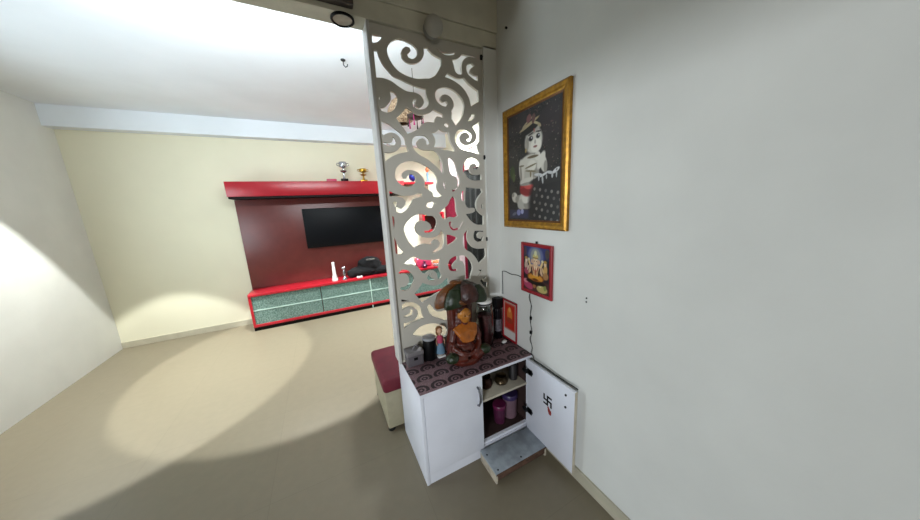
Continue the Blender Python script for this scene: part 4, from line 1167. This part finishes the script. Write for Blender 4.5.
rdt = thing('curtain_rod', (0.96, 2.2, 2.42), 'dark red curtain rod with round finials on the living room side wall', 'curtain rod')
part(MB().lathe([(0.010, 1.30), (0.010, 3.19)], (0.985, 0, 2.42), 14, 'Y'), 'rod', M['rod'], rdt)
for y in (3.20, 1.29):
    part(MB().ell((0.985, y, 2.42), (0.028, 0.028, 0.028), n=16), 'finial', M['rod'], rdt)
for y in (1.32, 3.17):
    part(MB().box(0.975, 1.049, y - 0.008, y + 0.008, 2.412, 2.428, 0.002), 'bracket', M['rod'], rdt)
solo(drape(2.66, 3.15, 0.99, 0.08, 2.405, 6, 0.020), 'curtain', M['curtain'], (0.99, 2.85, 0.08), 'wide crimson curtain in the far corner beside the cream wall', 'curtain')
solo(drape(2.42, 2.64, 0.99, 0.08, 2.405, 3, 0.020), 'sheer_curtain', M['sheer'], (0.99, 2.5, 0.08), 'white and pink sheer curtain between the two crimson curtains', 'curtain')
solo(drape(2.35, 2.41, 0.99, 0.08, 2.405, 2, 0.018), 'curtain', M['curtain'], (0.99, 2.38, 0.08), 'narrow crimson curtain between the sheer and the black speckled curtain', 'curtain')
solo(drape(2.52, 3.12, 0.935, 1.86, 2.435, 9, 0.014), 'valance', M['sheer'], (0.935, 2.8, 1.86), 'white and pink valance hanging in front of the top of the wide crimson curtain', 'valance')
solo(drape(1.02, 2.34, 0.985, 0.06, 2.12, 8, 0.024), 'dark_curtain', M['dkcurt'], (0.985, 1.7, 0.06), 'wide black speckled curtain behind the right edge of the screen', 'curtain')
drd = MB().lathe([(0.008, 0.98), (0.008, 2.34)], (0.985, 0, 2.128), 12, 'Y')
drd.box(0.98, 1.049, 0.985, 1.0, 2.12, 2.136)
drd.box(0.98, 1.049, 2.325, 2.34, 2.12, 2.136)
solo(drd, 'short_curtain_rod', M['rod'], (0.985, 1.75, 2.128), 'short thin rod along the top of the black speckled curtain', 'curtain rod')

# ================================================================ hanging from the living room ceiling
wl = thing('woven_pendant', (-0.17, 1.62, 2.84), 'tan woven cane pendant shade hanging behind the upper left scrolls', 'pendant lamp')
cx_, cy_, cz_ = -0.185, 1.55, 2.635
part(MB().lathe([(0.05, cz_ + 0.135), (0.10, cz_ + 0.10), (0.145, cz_ + 0.02), (0.15, cz_ - 0.02), (0.125, cz_ - 0.09), (0.07, cz_ - 0.125), (0.065, cz_ - 0.12), (0.118, cz_ - 0.085), (0.142, cz_ - 0.02), (0.095, cz_ + 0.092), (0.045, cz_ + 0.128)], (cx_, cy_, 0), 28, jit=0.02), 'shade', M['woven'], wl)
part(MB().tube([(cx_, cy_, cz_ + 0.125), (cx_, cy_, 2.838)], 0.004, 6), 'cord', M['thread'], wl)
mo = thing('hanging_mobile', (-0.2, 1.0, 2.84), 'dark carved wooden mobile with magenta tassels hanging from the living room ceiling', 'mobile')
hx, hy, hz_ = -0.215, 1.02, 2.44
part(MB().tube([(hx, hy, hz_ + 0.03), (hx, hy, 2.838)], 0.0022, 6), 'cord', M['thread'], mo)
wbm = MB()
wbm.lathe([(0.012, hz_ + 0.035), (0.05, hz_ + 0.02), (0.085, hz_), (0.07, hz_ - 0.025), (0.02, hz_ - 0.035)], (hx, hy, 0), 6)
part(wbm, 'carved_plate', M['wood'], mo, smooth=False)
for k in range(6):
    a = k * PI / 3
    px, py = hx + 0.075 * math.cos(a), hy + 0.075 * math.sin(a)
    part(MB().tube([(px, py, hz_), (px, py, hz_ - 0.06), (px, py, hz_ - 0.10)], [0.003, 0.004, 0.008], 6), 'tassel', M['magenta'] if k % 2 == 0 else M['thread'], mo)
hk = MB().tube([(-0.79, 1.09, 2.838), (-0.79, 1.09, 2.80), (-0.775, 1.09, 2.785), (-0.76, 1.09, 2.795), (-0.758, 1.09, 2.81)], 0.004, 8)
hk.lathe([(0.02, 2.84), (0.018, 2.832)], (-0.79, 1.09, 0), 14)
solo(hk, 'ceiling_hook', M['darkmetal'], (-0.79, 1.09, 2.84), 'small dark hook in the living room ceiling left of the screen', 'hook')
for z, w in ((1.112, 'upper'), (1.092, 'lower')):
    solo(MB().lathe([(0.004, -0.003), (0.004, 0.001)], (0.0, -0.738, z), 10, 'X'), 'wall_screw', M['darkmetal'], (0, -0.738, z), w + ' of two tiny dark screws in the right wall right of the red deity print', 'screw')
